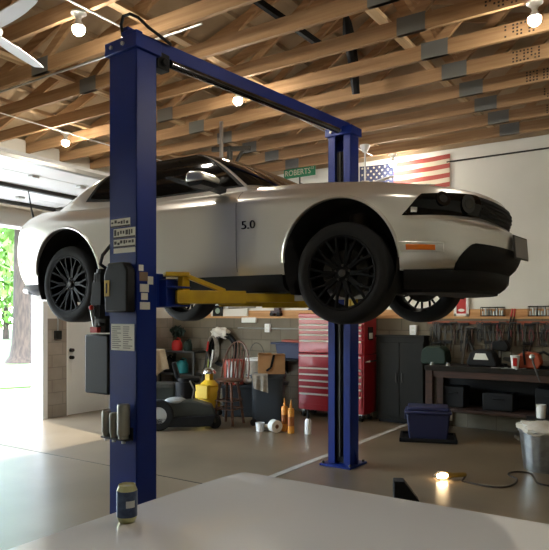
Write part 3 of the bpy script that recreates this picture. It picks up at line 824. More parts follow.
# stickers on the near column
FY = -CD/2
M_ink = mat('sticker_ink', (48,46,44), .7)
def sx(px): return (px-137)/27*CW+CW/2
def szz(py, d=4.22): return HC+(HOR-py)/F*d
rnd = random.Random(5)
for (y0, y1, x0, x1) in ((217, 225.5, 111.5, 131), (227, 237, 114.5, 136), (238, 246.5, 114.5, 136)):
    m = MB(); m.span((sx(x0), FY-.003, szz(y0)), (sx(x1), FY, szz(y1))); s_ = m.build('warning_sticker', M_paper, colN)
    q = MB(); X = sx(x0)+.008
    while X < sx(x1)-.03:
        wd = rnd.uniform(.012, .026); zt, zb = szz(y0)-.008, szz(y1)+.018
        q.span((X, FY-.0045, zb+rnd.uniform(0, .012)), (X+wd, FY-.003, zt-rnd.uniform(0, .014))); X += wd+rnd.uniform(.006, .014)
    q.span((sx(x0), FY-.0045, szz(y1)), (sx(x1), FY-.003, szz(y1)+.011)); q.build('pictogram', M_ink, s_)
m = MB(); m.span((sx(114.5), FY-.003, szz(252)), (sx(136), FY, szz(247))); m.build('warning_sticker', M_paper, colN)
m = MB(); m.span((sx(112), FY-.003, szz(351)), (sx(135), FY, szz(324))); s_ = m.build('instruction_sheet', M_paper, colN)
q = MB()
M_inkgrey = mat('ink_grey', (150,146,136), .8)
for c0 in (.012, .125):
    for r_ in range(11):
        z = szz(324)-.02-r_*.0145; q.span((sx(112)+c0, FY-.0038, z-.004), (sx(112)+c0+rnd.uniform(.05, .095), FY-.003, z+.003))
q.build('print', M_inkgrey, s_)
sxp = CW/2
for (y0, y1, a, b, mm) in ((265, 271, .02, .06, M_paper), (272, 281, .025, .10, mat('label_brown', (120,100,78), .7)), (276, 284, .10, .15, M_paper), (284, 292, .03, .11, M_paper), (293, 300, .04, .10, M_paper), (302, 309.5, .03, .12, M_paper)):
    m = MB(); m.span((sxp, FY+a, szz(y1, 4.25)), (sxp+.003, FY+b, szz(y0, 4.25))); m.build('side_label', mm, colN)
# power unit on the outer side of the near column
m = MB(); m.prism([(-.10, 1.645), (.13, 1.645), (.13, 1.93), (.085, 1.985), (-.07, 1.985), (-.11, 1.9)], 'y', FY-.075, FY); pb = m.build('control_box', M_black, lift, .012)
m = MB(); m.span((-.10, FY-.078, 1.755), (-.05, FY-.074, 1.865)); m.build('yellow_label', M_yellow, pb)
q = MB(); q.span((-.082, FY-.080, 1.775), (-.07, FY-.078, 1.845)); q.build('label_mark', M_black, pb)
ux = -.285
m = MB(); m.span((ux-.135, -.09, 1.06), (ux+.125, .09, 1.485)); pw = m.build('oil_tank', mat('tank_black', (26,26,25), .6), lift, .012)
m = MB(); m.cyl((ux, 0, 1.60), (ux, 0, 1.93), .085, n=24); m.cyl((ux, 0, 1.93), (ux, 0, 1.96), .07, n=24); m.span((ux-.03, -.11, 1.70), (ux+.07, -.05, 1.86))
for k in range(10):
    a = 2*PI*k/10; m.bar((ux+.085*math.cos(a), .085*math.sin(a), 1.62), (ux+.085*math.cos(a), .085*math.sin(a), 1.92), .008, .016)
m.build('pump_motor', M_black, pw)
m = MB(); m.span((ux-.06, -.06, 1.5), (ux+.06, .06, 1.60)); m.cyl((ux+.0, -.06, 1.55), (ux, -.10, 1.55), .018, n=10); m.cyl((ux+.04, -.05, 1.56), (ux+.04, -.1, 1.56), .014, n=10); m.build('valve_block', M_darksteel, pw, .005)
m = MB(); m.tube([(ux-.07, -.05, 1.52), (ux-.05, -.08, 1.58), (ux-.045, -.1, 1.66)], .01, 8); m.build('release_lever', M_steel, pw)
m = MB(); m.ball((ux-.045, -.1, 1.68), .018); m.span((ux-.06, -.1, 1.50), (ux+.02, -.07, 1.54)); lab(m.build('handle_grip', M_redp, pw), 'red lever grip')
m = MB(); m.tube([(ux+.03, .0, 1.95), (ux+.03, -.08, 1.99), (ux+.08, -.10, 2.05), (-.14, -.08, 2.12)], .012, 8); m.tube([(ux-.05, -.03, 1.6), (ux-.10, -.05, 1.72), (ux-.08, -.05, 1.85), (ux-.02, -.05, 1.95)], .011, 8); m.build('supply_hose', M_black, pw)
m = MB(); m.span((ux+.05, -.06, 1.62), (-.13, .06, 1.68)); m.build('mounting_bracket', M_blue, pw); m = MB(); m.span((ux+.06, -.06, 1.15), (-.13, .06, 1.2)); m.build('mounting_bracket', M_blue, pw)
M_adapt = mat('adapter_zinc', (132,130,118), .5, .6)
# three steel height adapters in their rack
m = MB(); m.span((-.145, FY-.075, .775), (.11, FY, .787)); m.span((-.13, FY-.01, .77), (.11, FY, .86)); rk = m.build('adapter_rack', M_black, lift, .003)
for x, zt, r_ in ((-.115, .965, .031), (-.035, .955, .032), (.062, 1.02, .043)):
    m = MB(); m.lathe([(0,0),(r_*.8,0),(r_*.8,.02),(r_,.03),(r_,zt-.80),(r_*.9,zt-.787),(0,zt-.787)], 20, Matrix.Translation((x, FY-.047, .787))); lab(m.build('height_adapter', M_adapt, lift), 'steel height adapter tube')
    MB().cyl((x, FY-.047, .755), (x, FY-.047, .776), .014, n=10).build('adapter_stud', M_steel, rk)

# drink can on the lid
cp = at_z(127, 521.5, WH+.002)
can = thing('drink_can', 'dark blue drink can with pale yellow ends standing on the white car lid', 'can', cp, .3)
MB().lathe([(0,.004),(.024,0),(.0265,.004),(.0325,.016),(.033,.02),(.033,.10),(.0325,.104),(.0275,.117),(.0275,.121),(.0255,.121),(.0245,.1165),(0,.1165)], 28).build('body', mat('can_ends', (186,186,140), .35, .5), can)
m = MB(); m.lathe([(.0334,.02),(.0334,.103),(.033,.103),(.033,.02)], 28, closed=True); lb = m.build('label', mat('can_blue', (40,52,84), .35, .3, (66,84,112), 40), can)
m = MB()
for k in range(5):
    a = -.55+.18*k; m.add([(.0338*math.cos(b), .0338*math.sin(b), z) for z in (.052, .074) for b in (a, a+.18)], [(0,1,3,2)])
m.build('label_panel', mat('can_panel', (200,202,200), .4), lb, fix=False)
can.rotation_euler = (0, 0, math.atan2(-cp.y, -cp.x)+.45)
MB().bar((-.004, 0, .1175), (.014, 0, .1175), .012, .0015).build('pull_tab', M_steel, can)
# ================================================================== ALONG THE BACK WALL
def face_cam(p): return math.atan2(-p.y, -p.x)      # heading from p towards the camera
# ---- flag
FX0, FX1, FZ0, FZ1 = on_y(359, 160, YB-.04).x, on_y(449.5, 153, YB-.04).x, 3.14, 4.05
fl = MB(); NX, HS = 50, 13
fw, fh = FX1-FX0, FZ1-FZ0
def fpt(u, v, o=0):
    return (FX0+fw*u, YB-.0125-.012*math.sin(u*19+v*2.0)*(.4+.6*(1-v))-o, FZ0+fh*v-.02*math.sin(PI*u))
for r in range(HS):
    for i in range(NX):
        u0, u1, v0, v1 = i/NX, (i+1)/NX, r/HS, (r+1)/HS
        mi = 2 if (u0 < .399 and r >= 6) else (0 if r % 2 == 0 else 1)
        fl.add([fpt(u0, v0), fpt(u1, v0), fpt(u1, v1), fpt(u0, v1)], [(0,1,2,3)], mi)
for row in range(9):
    n = 6 if row % 2 == 0 else 5
    for k in range(n):
        u = .4*((k+.5)/6 if n == 6 else (k+1)/6); v = 6/13+7/13*(row+.6)/9.3
        c = [fpt(u, v, .004)]
        for q in range(10):
            rr = .024 if q % 2 == 0 else .011; a = PI/2+q*PI/5
            c.append(fpt(u+rr*math.cos(a)/fw, v+rr*math.sin(a)/fh, .004))
        fl.add(c, [(0, 1+q, 1+(q+1) % 10) for q in range(10)], 1)
flag = fl.build('flag', [M_flagred, M_flagwhite, M_flagblue], fix=False)
tag(flag, 'large American flag hung high on the back wall', 'flag')
# ---- street sign on a bracket
q = on_y(299.5, 172, 8.95)
sg = thing('street_sign', 'green street name sign with white lettering, high on the back wall', 'sign', q, 0)
MB().box((0,0,0), (.62, .008, .175)).build('sign_plate', M_signgreen, sg, .003)
vs, fs = text_mesh('ROBERTS', .135, .002); vs2, fs2 = text_mesh('ST', .062, .002)
m = MB(); m.add([(p.x*.92-.035, -.006-p.z, p.y-.005) for p in vs], fs); m.add([(p.x+.262, -.006-p.z, p.y+.038) for p in vs2], fs2); m.build('lettering', M_flagwhite, sg)
m = MB(); m.span((-.012, .004, -.20), (.012, .014, -.0)); m.span((-.012, .004, -.20), (.012, .25, -.18)); m.build('sign_bracket', M_darksteel, sg)
# ---- ledge items
def ledge(px, py): 
    p = on_y(px, py, YB-.075); return Vector((p.x, YB-.075, LEDGE+.035))
p = ledge(218, 318); t = thing('framed_clock', 'small black square frame with green face standing on the ledge', 'clock', p)
m = MB(); 
for a, b in (((-.11,-.02,0),(-.08,.02,.2)),((.08,-.02,0),(.11,.02,.2)),((-.11,-.02,.17),(.11,.02,.2)),((-.11,-.02,0),(.11,.02,.03))): m.span(a, b)
m.build('frame', M_black, t); MB().span((-.085,-.01,.025),(.085,.015,.175)).build('face', M_cabinet, t)
m = MB(); m.lathe([(0,0),(.055,0),(.05,.006),(0,.006)], 20, Matrix.Translation((0,-.012,.1)) @ Matrix.Rotation(PI/2,4,'X')); m.build('dial', mat('dial', (150,170,150), .6), t)
p = ledge(276, 318); t = thing('toy_truck', 'small dark red and black toy truck on the ledge', 'toy', p)
m = MB(); m.span((-.1,-.04,.05),(.1,.04,.1)); m.span((-.02,-.04,.1),(.09,.04,.2)); m.build('body', mat('toy_dark', (60,40,44), .5), t, .008)
for x in (-.07,.07): MB().cyl((x,-.05,.035),(x,.05,.035),.035, n=14).build('wheel', M_black, t)
p = ledge(240, 316); m = MB().cyl((p.x-.28, p.y+.03, LEDGE+.2), (p.x+.32, p.y+.03, LEDGE+.215), .028, n=12).build('paper_tube', M_towel); tag(m, 'long grey tube lying along the ledge behind the clock', 'tube')
for x in (p.x-.2, p.x+.2): pass
p = ledge(225, 316); m = MB(); m.span((p.x-.35, p.y+.01, LEDGE+.035), (p.x+.5, p.y+.055, LEDGE+.172)); tag(m.build('ledge_board', M_paper), 'pale board standing along the ledge under the grey tube', 'board')
m = MB(); q = on_y(250, 320, YBB); m.span((q.x-.16, YBB-.05, q.z-.05), (q.x+.16, YBB, q.z+.045)); tag(m.build('wall_light', M_paper, None, .01), 'pale box light fixed on the block wall under the ledge', 'light fitting')
# conduit and outlets
q0, q1 = on_y(238, 328, YBB-.02), on_y(300, 328, YBB-.02); zc = q0.z
tag(MB().cyl((q0.x, YBB-.02, zc), (q1.x, YBB-.02, zc), .012, n=8).build('wall_conduit', M_steel), 'thin grey conduit run along the block wall behind the chair', 'conduit')
def outlet(px, py, label):
    q = on_y(px, py, YBB); t = thing('outlet_box', label, 'outlet', (q.x, YBB, q.z))
    MB().span((-.055,-.05,-.075),(.055,0,.075)).build('box', M_white, t, .008)
    m = MB()
    for z in (-.03,.03): m.span((-.02,-.052,z-.016),(.02,-.049,z+.016))
    m.build('socket', M_paper, t)
outlet(268.5, 328, 'white outlet box on the block wall above the cardboard box')
outlet(414, 330, 'white outlet box on the block wall above the grey cabinet')
q = on_x(57, 335, XL); t = thing('junction_box', 'grey junction box on the pier beside the white walk door', 'electrical box', (XL, q.y, q.z)); MB().span((-.006,-.06,-.07),(.05,.06,.07)).build('box', M_cabinet, t, .008); MB().cyl((.025,0,.07),(.025,0,.35),.012,n=8).build('conduit', M_steel, t)
# ---- hose coils on the wall with a white cloth on top
q = on_y(226, 349, YBB); t = thing('hose_coil', 'black hose coiled on a wall hook under a white cloth', 'hose', (q.x, YBB, q.z))
m = MB()
for i in range(7):
    r = .30-.02*(i % 3); m.tube([(r*math.cos(a)+.01*i, -.05-.022*i, r*1.0*math.sin(a)-.01*(i % 3)) for a in [2*PI*k/36 for k in range(36)]], .016, 8, closed=True)
m.build('coils', M_black, t); m = MB(); m.span((-.04,-.24,.2),(.04,0,.24)); m.build('hook', M_darksteel, t)
t = thing('hose_coil', 'pale hose coiled in a narrow loop beside the black hose coil', 'hose', (q.x-.13, YBB-.21, q.z))
m = MB()
for i in range(4): m.tube([((.13-.012*i)*math.cos(a), -.018*i, .24*math.sin(a)) for a in [2*PI*k/32 for k in range(32)]], .011, 8, closed=True)
m.build('coils', M_towel, t)
tag(MB().tube([(q.x-.25, YBB-.20, q.z-.1), (q.x-.24, YBB-.23, q.z-.35), (q.x-.15, YBB-.25, q.z-.6), (q.x-.05, YBB-.26, q.z-.75)], .012, 8).build('yellow_hose', mat('hose_yellow', (190,200,90), .5)), 'yellow-green hose hanging below the hose coils', 'hose')
def cloth_lump(c, r, m, name, label, cat, seed, k=.16):
    rnd = random.Random(seed); mb = MB(); mb.ball((0,0,0), 1, 22, 14)
    ph = [rnd.uniform(0, 6) for _ in range(6)]
    mb.v = [Vector((v.x*r[0], v.y*r[1], v.z*r[2]))*(1+k*math.sin(5*v.x+ph[0])*math.cos(4*v.y+ph[1])+k*.7*math.sin(9*v.z+7*v.x+ph[2])+k*.5*math.sin(11*v.y+ph[3])) for v in mb.v]
    return tag(mb.build(name, m, loc=c), label, cat)
cloth_lump((q.x-.02, YBB-.14, q.z+.30), (.2,.13,.1), M_rag, 'white_cloth', 'crumpled white cloth on top of the black hose coil', 'cloth', 2)
# ---- tall spindle-back chair
p = floor_at(229, 424); CH = .66
t = thing('spindle_chair', 'brown wooden bar chair with a bowed spindle back', 'chair', (p.x, p.y, 0), face_cam(p)-.55)   # local +X is the front
m = MB(); m.lathe([(0,CH-.02),(.19,CH-.02),(.215,CH-.005),(.215,CH+.012),(.19,CH+.018),(.0,CH+.008)], 28); m.build('seat', M_chair, t)
for a in (45, 135, 225, 315):
    a = math.radians(a); c, s_ = math.cos(a), math.sin(a)
    P = lambda k: (c*(.13+.10*k), s_*(.13+.10*k), CH-.02-(CH-.02)*k)
    m = MB(); m.tube([P(k/12) for k in range(13)], [.017+.007*math.sin(k*1.5)**2 for k in range(13)], 10); m.build('leg', M_chair, t)
for z, r in ((.24,.20),(.36,.185)):
    k = r*.70+.02; m = MB()
    for a, b in (((k,k),(k,-k)),((k,-k),(-k,-k)),((-k,-k),(-k,k)),((-k,k),(k,k))): m.tube([(a[0],a[1],z),((a[0]+b[0])/2,(a[1]+b[1])/2,z),(b[0],b[1],z)], [.008,.013,.008], 8)
    m.build('stretcher', M_chair, t)
def bow(a): return (-.16-.12*math.sin(a), -.235*math.cos(a)*(1+.12*math.sin(a)), CH+.01+.56*math.sin(a))
m = MB(); m.tube([bow(PI*k/24) for k in range(25)], .013, 8); m.build('back_bow', M_chair, t)
for i in range(7):
    y = -.17+.0567*i; a = math.acos(max(-1, min(1, -y*1.12/.235/1.08))); b = bow(a)
    m = MB(); m.tube([(-.165, y*.85, CH+.01), ((-.165+b[0])/2, y*.93, (CH+b[2])/2), b], [.008,.01,.006], 8); m.build('spindle', M_chair, t)
# ---- bucket with red and white stripes behind the chair, on a crate
p = pt(239, 384, 10.1); 
t = thing('storage_crate', 'dark crate behind the wooden bar chair carrying the red and white bucket', 'crate', (p.x, p.y, 0), AL)
zc_ = p.z
m = MB(); m.span((-.26,-.18,0),(.26,.18,zc_)); m.build('body', M_greybin, t, .02); m = MB(); m.span((-.28,-.2,zc_-.05),(.28,.2,zc_)); m.build('rim', M_greybin, t, .01)
t = thing('paint_bucket', 'red and white bucket seen through the chair spindles', 'bucket', (pt(234,384,10.1).x, pt(234,384,10.1).y, zc_)); pcr = p; p = pt(234,384,10.1)
m = MB(); m.lathe([(0,0),(.155,0),(.18,.40),(.17,.40),(.15,.02),(0,.02)], 28); m.build('body', mat('bucket_red', (150,58,38), .5), t)
m = MB()
for k in range(4):
    a0 = face_cam(p)-.75+.40*k; m.add([((.158+.024*h)*math.cos(a), (.158+.024*h)*math.sin(a), .02+.36*h) for h in (0,1) for a in (a0, a0+.09, a0+.18)], [(0,1,4,3),(1,2,5,4)])
m.build('white_stripe', M_paper, t, fix=False)
# ---- grey pot and white towels
p = pt(256, 372, 10.7)
t = thing('white_bucket', 'pale grey bucket with a white rim beside the cardboard box', 'bucket', (p.x, p.y, p.z-.04))
m = MB(); m.lathe([(0,0),(.15,0),(.17,.27),(.16,.27),(.145,.01),(0,.01)], 26); m.build('body', M_towel, t); m = MB(); m.lathe([(.168,.24),(.185,.245),(.185,.285),(.158,.285),(.158,.27),(.168,.265)], 26, closed=True); m.build('rim', M_white, t)
m = MB(); m.tube([(.17*math.cos(a), .02, .26+.28*math.sin(a)) for a in [PI*k/20 for k in range(21)]], .006, 6); m.build('bail_handle', M_darksteel, t)
z0 = p.z-.04
t = thing('steel_drum', 'dark drum under the pale bucket, between chair and bin', 'drum', (p.x, p.y, 0))
m = MB(); m.lathe([(0,0),(.17,0),(.18,.02),(.17,.04),(.17,z0*.5),(.18,z0*.5+.015),(.17,z0*.5+.03),(.17,z0-.03),(.18,z0-.015),(.17,z0),(0,z0)], 28); m.build('body', M_greybin, t)
q = pcr+Vector((CA,SA*1.0,0))*.165; tag(MB().ball((q.x,q.y,zc_+.06),(.10,.10,.062),18,10,jit=.07).build('white_towel', M_rag), 'white towel heaped on the dark crate between the chair and the dark bin', 'towel')
# ---- dark bin with box and cloth
p = floor_at(266, 426); p = Vector((p.x, p.y, 0)); p += Vector((-.09,.20,0))
bt = pt(268, 373.5, 9.35).z
t = thing('trash_bin', 'dark grey tapered bin standing on the floor under the cardboard box', 'bin', p, -AL*0+.5)
def rsq(h, z, k=5): return [(h*max(-1,min(1, 1.12*math.copysign(abs(math.cos(a))**(2/k), math.cos(a)))), h*.86*math.copysign(abs(math.sin(a))**(2/k), math.sin(a)), z) for a in [2*PI*i/40 for i in range(40)]]
m = MB(); rings = [rsq(.215,0),rsq(.225,.03),rsq(.235,bt-.06),rsq(.255,bt-.055),rsq(.255,bt-.01),rsq(.24,bt)]
V = [v for r in rings for v in r]; Fc = [(i*40+j, i*40+(j+1)%40, (i+1)*40+(j+1)%40, (i+1)*40+j) for i in range(5) for j in range(40)]+[tuple(range(39,-1,-1)), tuple(range(200,240))]
m.add(V, Fc); m.build('body', M_greybin, t)
m = MB(); m.span((.2,-.10,bt-.16),(.3,.10,bt-.12)); m.build('grip', M_greybin, t, .01)
for s_ in (-1,1): MB().cyl((-.2, s_*.2, .05),(-.2, s_*.24,.05),.05,n=16).build('wheel', M_black, t)
def hang(name, c, w, h, d, m, label, cat, rz):
    """cloth folded over an edge: a top flap and a hanging front with folds"""
    mb = MB()
    def fn(u, v, o):
        x = (u-.5)*w*(1-.12*v); fold = .015*math.sin(u*14+v*2)*v
        if v < .25: return (x, d*(1-v/.25), .008+o)
        k = (v-.25)/.75; return (x+.02*k, -.006+fold-o-.01*k, .008-h*k*(1-.25*(1-u)) )
    mb.slab(fn, 18, 14, (0,.006)); ob = mb.build(name, m); ob.location = c; ob.rotation_euler = (0,0,rz); return tag(ob, label, cat)
rzc = math.atan2(p.y, p.x)-PI/2
dcam = Vector((-p.x,-p.y,0)).normalized(); left = Vector((-math.cos(AL),-math.sin(AL),0))
cpos = p+dcam*.27+left*.13; cpos.z = bt+.002
hang('grey_towel', cpos, .24, .27, .16, M_towel, 'pale grey towel hanging over the front edge of the dark bin', 'towel', AL)
t = thing('cardboard_box', 'open brown cardboard box resting on the dark bin', 'box', (p.x+.05, p.y+.0, bt+.004), AL+.05)
m = MB(); hw, hd, hh = .20, .13, .29
m.span((-hw,-hd,0),(hw,hd,.008)); m.span((-hw,-hd,0),(-.02,-hd+.008,hh)); m.span((.02,-hd,0),(hw,-hd+.008,hh)); m.span((-.02,-hd,0),(.02,-hd+.006,.05)); m.span((-hw,hd-.008,0),(hw,hd,hh)); m.span((-hw,-hd,0),(-hw+.008,hd,hh)); m.span((hw-.008,-hd,0),(hw,hd,hh))
m.build('carton', M_card, t)
m = MB(); m.bar((-.1,-hd-.0,hh-.002),(-.1,-hd-.06,hh+.03),.19,.006,up=(0,0,1)); m.bar((.11,-hd,hh-.002),(.11,-hd-.07,hh+.01),.17,.006); m.build('flap', M_card, t)
m = MB(); m.bar((.035,-hd-.004,hh),(-.01,-hd-.004,.10),.035,.012,up=(0,1,0)); m.bar((-.01,-hd-.004,.10),(-.08,-hd-.004,.05),.03,.012,up=(0,1,0)); lab(m.build('strap', M_black, t), 'black strap down the front')
# ---- blue bin and red board on a wall shelf
a, b = on_y(277, 357, 8.82), on_y(306, 357, 8.82)
t = thing('wall_shelf', 'grey shelf on the block wall left of the red tool chest', 'shelf', (a.x, YBB, a.z-.02)); L = b.x-a.x
MB().span((0,-.36,-.03),(L,0,0)).build('shelf_board', M_cabinet, t, .004)
for x in (.05, L-.08): MB().prism([(0,-.03),(-.30,-.03),(0,-.28)], 'x', x, x+.02).build('bracket', M_darksteel, t)
t = thing('navy_tub', 'dark blue tub on the wall shelf left of the red tool chest', 'tub', (a.x+L*.5, YBB-.19, a.z-.02))
m = MB(); m.prism([(-L*.38,0),(L*.38,0),(L*.46,.25),(-L*.46,.25)], 'y', -.15, .15); m.build('body', M_navy, t, .02); m = MB(); m.span((-L*.6,-.17,.24),(L*.48,.17,.275)); m.build('rim', M_navy, t, .008)
m = MB(); m.box((a.x+L*.62, YBB-.19, a.z+.275), (L*.75, .26, .035), (0,.04,0)); tag(m.build('red_board', mat('board_red', (150,62,36), .6), None, .004), 'reddish board lying across the dark blue tub', 'board')

# ---- red tool chest
TX0, TX1, TY0, TY1 = -5.22, -4.05, 8.56, 9.03
t = thing('tool_chest', 'tall red rolling tool chest with bright drawer pulls, behind the far lift column', 'tool chest', ((TX0+TX1)/2, TY0, 0)); W = TX1-TX0; D = TY1-TY0
MB().span((-W/2,.02,.12),(W/2,D,1.02)).build('lower_cabinet', M_red, t, .01)
MB().span((-W/2+.0,.03,1.03),(W/2-.0,D,1.63)).build('upper_chest', M_red, t, .01)
MB().span((-W/2+.0,.02,1.60),(W/2-.0,D,1.66)).build('lid', M_red, t, .012)
zs = [1.60,1.485,1.405,1.325,1.225]
def drawer(z1, z0):
    d = MB().span((-W/2+.03,0,z0+.006),(W/2-.03,.04,z1-.004)).build('drawer', M_red, t, .004)
    q = MB(); q.prism([(-.022,z1-.034),(-.026,z1-.022),(-.012,z1-.008),(.002,z1-.008),(.002,z1-.034)], 'x', -W/2+.04, W/2-.04); q.build('pull_bar', mat('pull_alu', (226,220,208), .4, .25), d)
for a_, b_ in ((1.595,1.50),(1.50,1.42),(1.42,1.34),(1.34,1.245),(1.245,1.04)): drawer(a_, b_)
for a_, b_ in ((1.01,.81),(.81,.71),(.71,.61),(.61,.51),(.51,.40),(.40,.21)): drawer(a_, b_)
MB().span((.13+.1,-.008,.15),(.36,.02,.20)).build('maker_plate', M_amber, t)
for i in (-1,1):
    for j in (.08, D-.08):
        c = MB(); c.cyl((i*(W/2-.08)-.02,j,.055),(i*(W/2-.08)+.02,j,.055),.055,n=18); cc = c.build('caster', M_black, t); MB().span((i*(W/2-.08)-.03,j-.03,.05),(i*(W/2-.08)+.03,j+.03,.12)).build('caster_fork', M_steel, cc)
m = MB(); m.tube([(W/2,.08,.92),(W/2+.06,.08,.93),(W/2+.06,D-.06,.93),(W/2,D-.06,.92)], .014, 8); m.build('side_handle', M_chrome, t)
m = MB(); m.span((W/2,.15,1.25),(W/2+.012,.32,1.45)); hold = m.build('side_label', M_black, t); m = MB(); m.span((W/2+.012,.17,1.27),(W/2+.014,.30,1.36)); m.build('print', M_paper, hold)
# ---- floor items in front
p = floor_at(275, 432); t = thing('paper_roll', 'white paper roll lying on its side on the floor before the dark bin', 'roll', (p.x,p.y,.085), AL+.5)
M_ = Matrix.Rotation(PI/2, 4, 'X'); m = MB(); m.lathe([(.03,-.06),(.085,-.06),(.085,.06),(.03,.06)], 26, M_, closed=True); m.build('roll', M_paper, t); m = MB(); m.lathe([(.026,-.058),(.031,-.058),(.031,.058),(.026,.058)], 18, M_, closed=True); m.build('core', M_card, t)
p = floor_at(260, 431); t = thing('white_cup', 'short white tub standing on the floor left of the paper roll', 'tub', (p.x,p.y,0))
MB().lathe([(0,0),(.05,0),(.065,.12),(.058,.12),(.045,.01),(0,.01)], 22).build('body', M_white, t)
p = floor_at(267, 430); tag(MB().ball((p.x,p.y,.04),(.08,.06,.04),16,10,jit=.1).build('crumpled_paper', M_paper), 'crumpled white paper between the tub and the paper roll', 'paper')
def tube_c(px, py, label, h):
    p = floor_at(px, py); t = thing('caulk_tube', label, 'tube', (p.x,p.y,0), 0, 'orange caulk tubes on the floor')
    MB().lathe([(0,0),(.045,0),(.045,h*.72),(.04,h*.74),(0,h*.74)], 20).build('cartridge', M_caulk, t)
    MB().lathe([(0,h*.73),(.02,h*.74),(.006,h),(0,h)], 14).build('nozzle', M_caulk, t)
    MB().lathe([(.0455,h*.22),(.0455,h*.5),(.0452,h*.5),(.0452,h*.22)], 20, closed=True).build('label_band', mat('caulk_band', (150,84,30), .5), t)
tube_c(284.5, 431, 'left one of two upright orange caulk tubes on the floor', .47)
tube_c(291, 433, 'right one of two upright orange caulk tubes on the floor', .46)
p = floor_at(308, 434); t = thing('spray_bottle', 'slim white bottle with a thin dark spout in front of the tool chest', 'bottle', (p.x,p.y,0))
MB().lathe([(0,0),(.042,0),(.045,.01),(.045,.18),(.03,.21),(.0,.21)], 20).build('body', M_white, t); MB().lathe([(0,.205),(.016,.21),(.014,.30),(.004,.34),(0,.34)], 12).build('spout', M_black, t)

# ---- grey cabinet on the wall
a, b = on_y(381, 400, YBB-.05), on_y(428, 400, YBB-.05)
t = thing('wall_cabinet', 'low grey steel cabinet against the block wall beside the tool chest', 'cabinet', ((a.x+b.x)/2, YBB, 0)); W = b.x-a.x
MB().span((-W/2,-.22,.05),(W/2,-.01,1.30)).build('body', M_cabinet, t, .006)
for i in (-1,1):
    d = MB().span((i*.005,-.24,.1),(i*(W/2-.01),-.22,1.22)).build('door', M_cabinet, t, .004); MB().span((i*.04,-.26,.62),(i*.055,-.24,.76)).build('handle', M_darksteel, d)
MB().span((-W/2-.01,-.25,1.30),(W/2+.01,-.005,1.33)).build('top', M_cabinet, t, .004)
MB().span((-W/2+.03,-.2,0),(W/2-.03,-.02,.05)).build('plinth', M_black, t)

# ---- workbench
BX0, BX1, BY0, BY1, BH = -3.05, .6, 8.42, 9.02, .93
t = thing('workbench', 'long dark wooden workbench under the hanging tools', 'workbench', (BX0, BY0, 0)); L = BX1-BX0; D = BY1-BY0
MB().span((0,0,BH-.07),(L,D,BH)).build('worktop', M_benchtop, t, .006)
for x in (.06, L/2, L-.06):
    for y in (.06, D-.06): MB().span((x-.05,y-.05,0),(x+.05,y+.05,BH-.07)).build('leg', M_benchwood, t, .004)
MB().span((.02,.05,.30),(L-.02,D-.02,.34)).build('lower_shelf', M_benchwood, t, .004)
MB().span((.0,D-.03,.34),(L,D-.0,BH-.07)).build('back_panel', M_black, t)
MB().span((.02,.03,BH-.16),(L-.02,.06,BH-.07)).build('apron', M_benchwood, t, .003)
def bench(px, py_dummy, dy): 
    y = BY0+dy; p = on_y(px, 350, y); return Vector((p.x, y, BH))
# things on the lower shelf
for i, (x, w, h, mm, lbl) in enumerate(((.35,.3,.3,M_black,'black case on the lower shelf at the left end of the workbench'), (.95,.4,.24,M_black,'wide black case on the lower shelf, second from the left end of the workbench'), (1.6,.35,.34,M_black,'black case on the lower shelf behind the galvanised can'))):
    c = thing('tool_case', lbl, 'case', (BX0+x+.0, BY0+.3, .34), 0, 'cases on the lower shelf of the workbench')
    MB().span((-w/2,-.12,0),(w/2,.15,h)).build('body', mm, c, .015); MB().tube([(-.06,-.12,h*.7),(-.06,-.15,h*.7),(.06,-.15,h*.7),(.06,-.12,h*.7)], .008, 6).build('handle', M_black, c)
p = at_z(541, 418, .36); t = thing('white_cup', 'white cup standing before the dark right end of the workbench', 'cup', p)
# sits on a small box of its own beside the bench
c = Vector((p.x, p.y, 0)); MB().lathe([(0,0),(.05,0),(.06,.165),(.053,.165),(.044,.008),(0,.008)], 22).build('body', M_white, t)
s_ = thing('step_stool', 'dark low stool carrying the white cup beside the galvanised can', 'stool', c, .2)
MB().span((-.17,-.14,.325),(.17,.14,.36)).build('seat', M_black, s_, .006)
for i in (-1,1):
    for j in (-1,1): MB().bar((i*.13,j*.1,.33),(i*.16,j*.13,0),.03,.03).build('leg', M_black, s_)
# bench-top objects
p = bench(436, 0, .36); t = thing('green_toolbox', 'dark green rounded case at the left end of the workbench', 'case', p)
m = MB(); m.prism([(-.17,0),(.17,0),(.19,.05),(.17,.2),(.1,.26),(-.1,.26),(-.17,.2),(-.19,.05)], 'y', -.13, .13); m.build('body', M_green, t, .02); MB().tube([(-.07,0,.255),(-.06,0,.30),(.06,0,.30),(.07,0,.255)], .012, 8).build('handle', M_black, t)
p = bench(484, 0, .22); t = thing('battery_charger', 'black humped battery charger with pale label on the workbench', 'charger', p)
m = MB(); m.prism([(-.19,0),(.19,0),(.2,.06),(.14,.2),(.06,.235),(-.08,.235),(-.16,.19),(-.21,.06)], 'y', -.12, .12); m.build('body', M_black, t, .025)
m = MB(); m.prism([(-.11,.10),(.09,.10),(.05,.185),(-.08,.185)], 'y', -.128, -.118); m.build('label', M_paper, t)
p = bench(515, 0, .12); t = thing('paper_cup', 'white paper cup with a red mark on the workbench', 'cup', p)
MB().lathe([(0,0),(.042,0),(.058,.165),(.06,.165),(.06,.172),(.052,.172),(.038,.006),(0,.006)], 24).build('body', M_white, t)
a0 = face_cam(p); m = MB(); m.add([((.0445+.0165*h)*math.cos(a0+a), (.0445+.0165*h)*math.sin(a0+a), .165*h) for h in (.2,.5,.85) for a in (-.5,0,.5)], [(0,1,4,3),(1,2,5,4),(3,4,7,6),(4,5,8,7)]); m.build('red_mark', M_redp, t, fix=False)
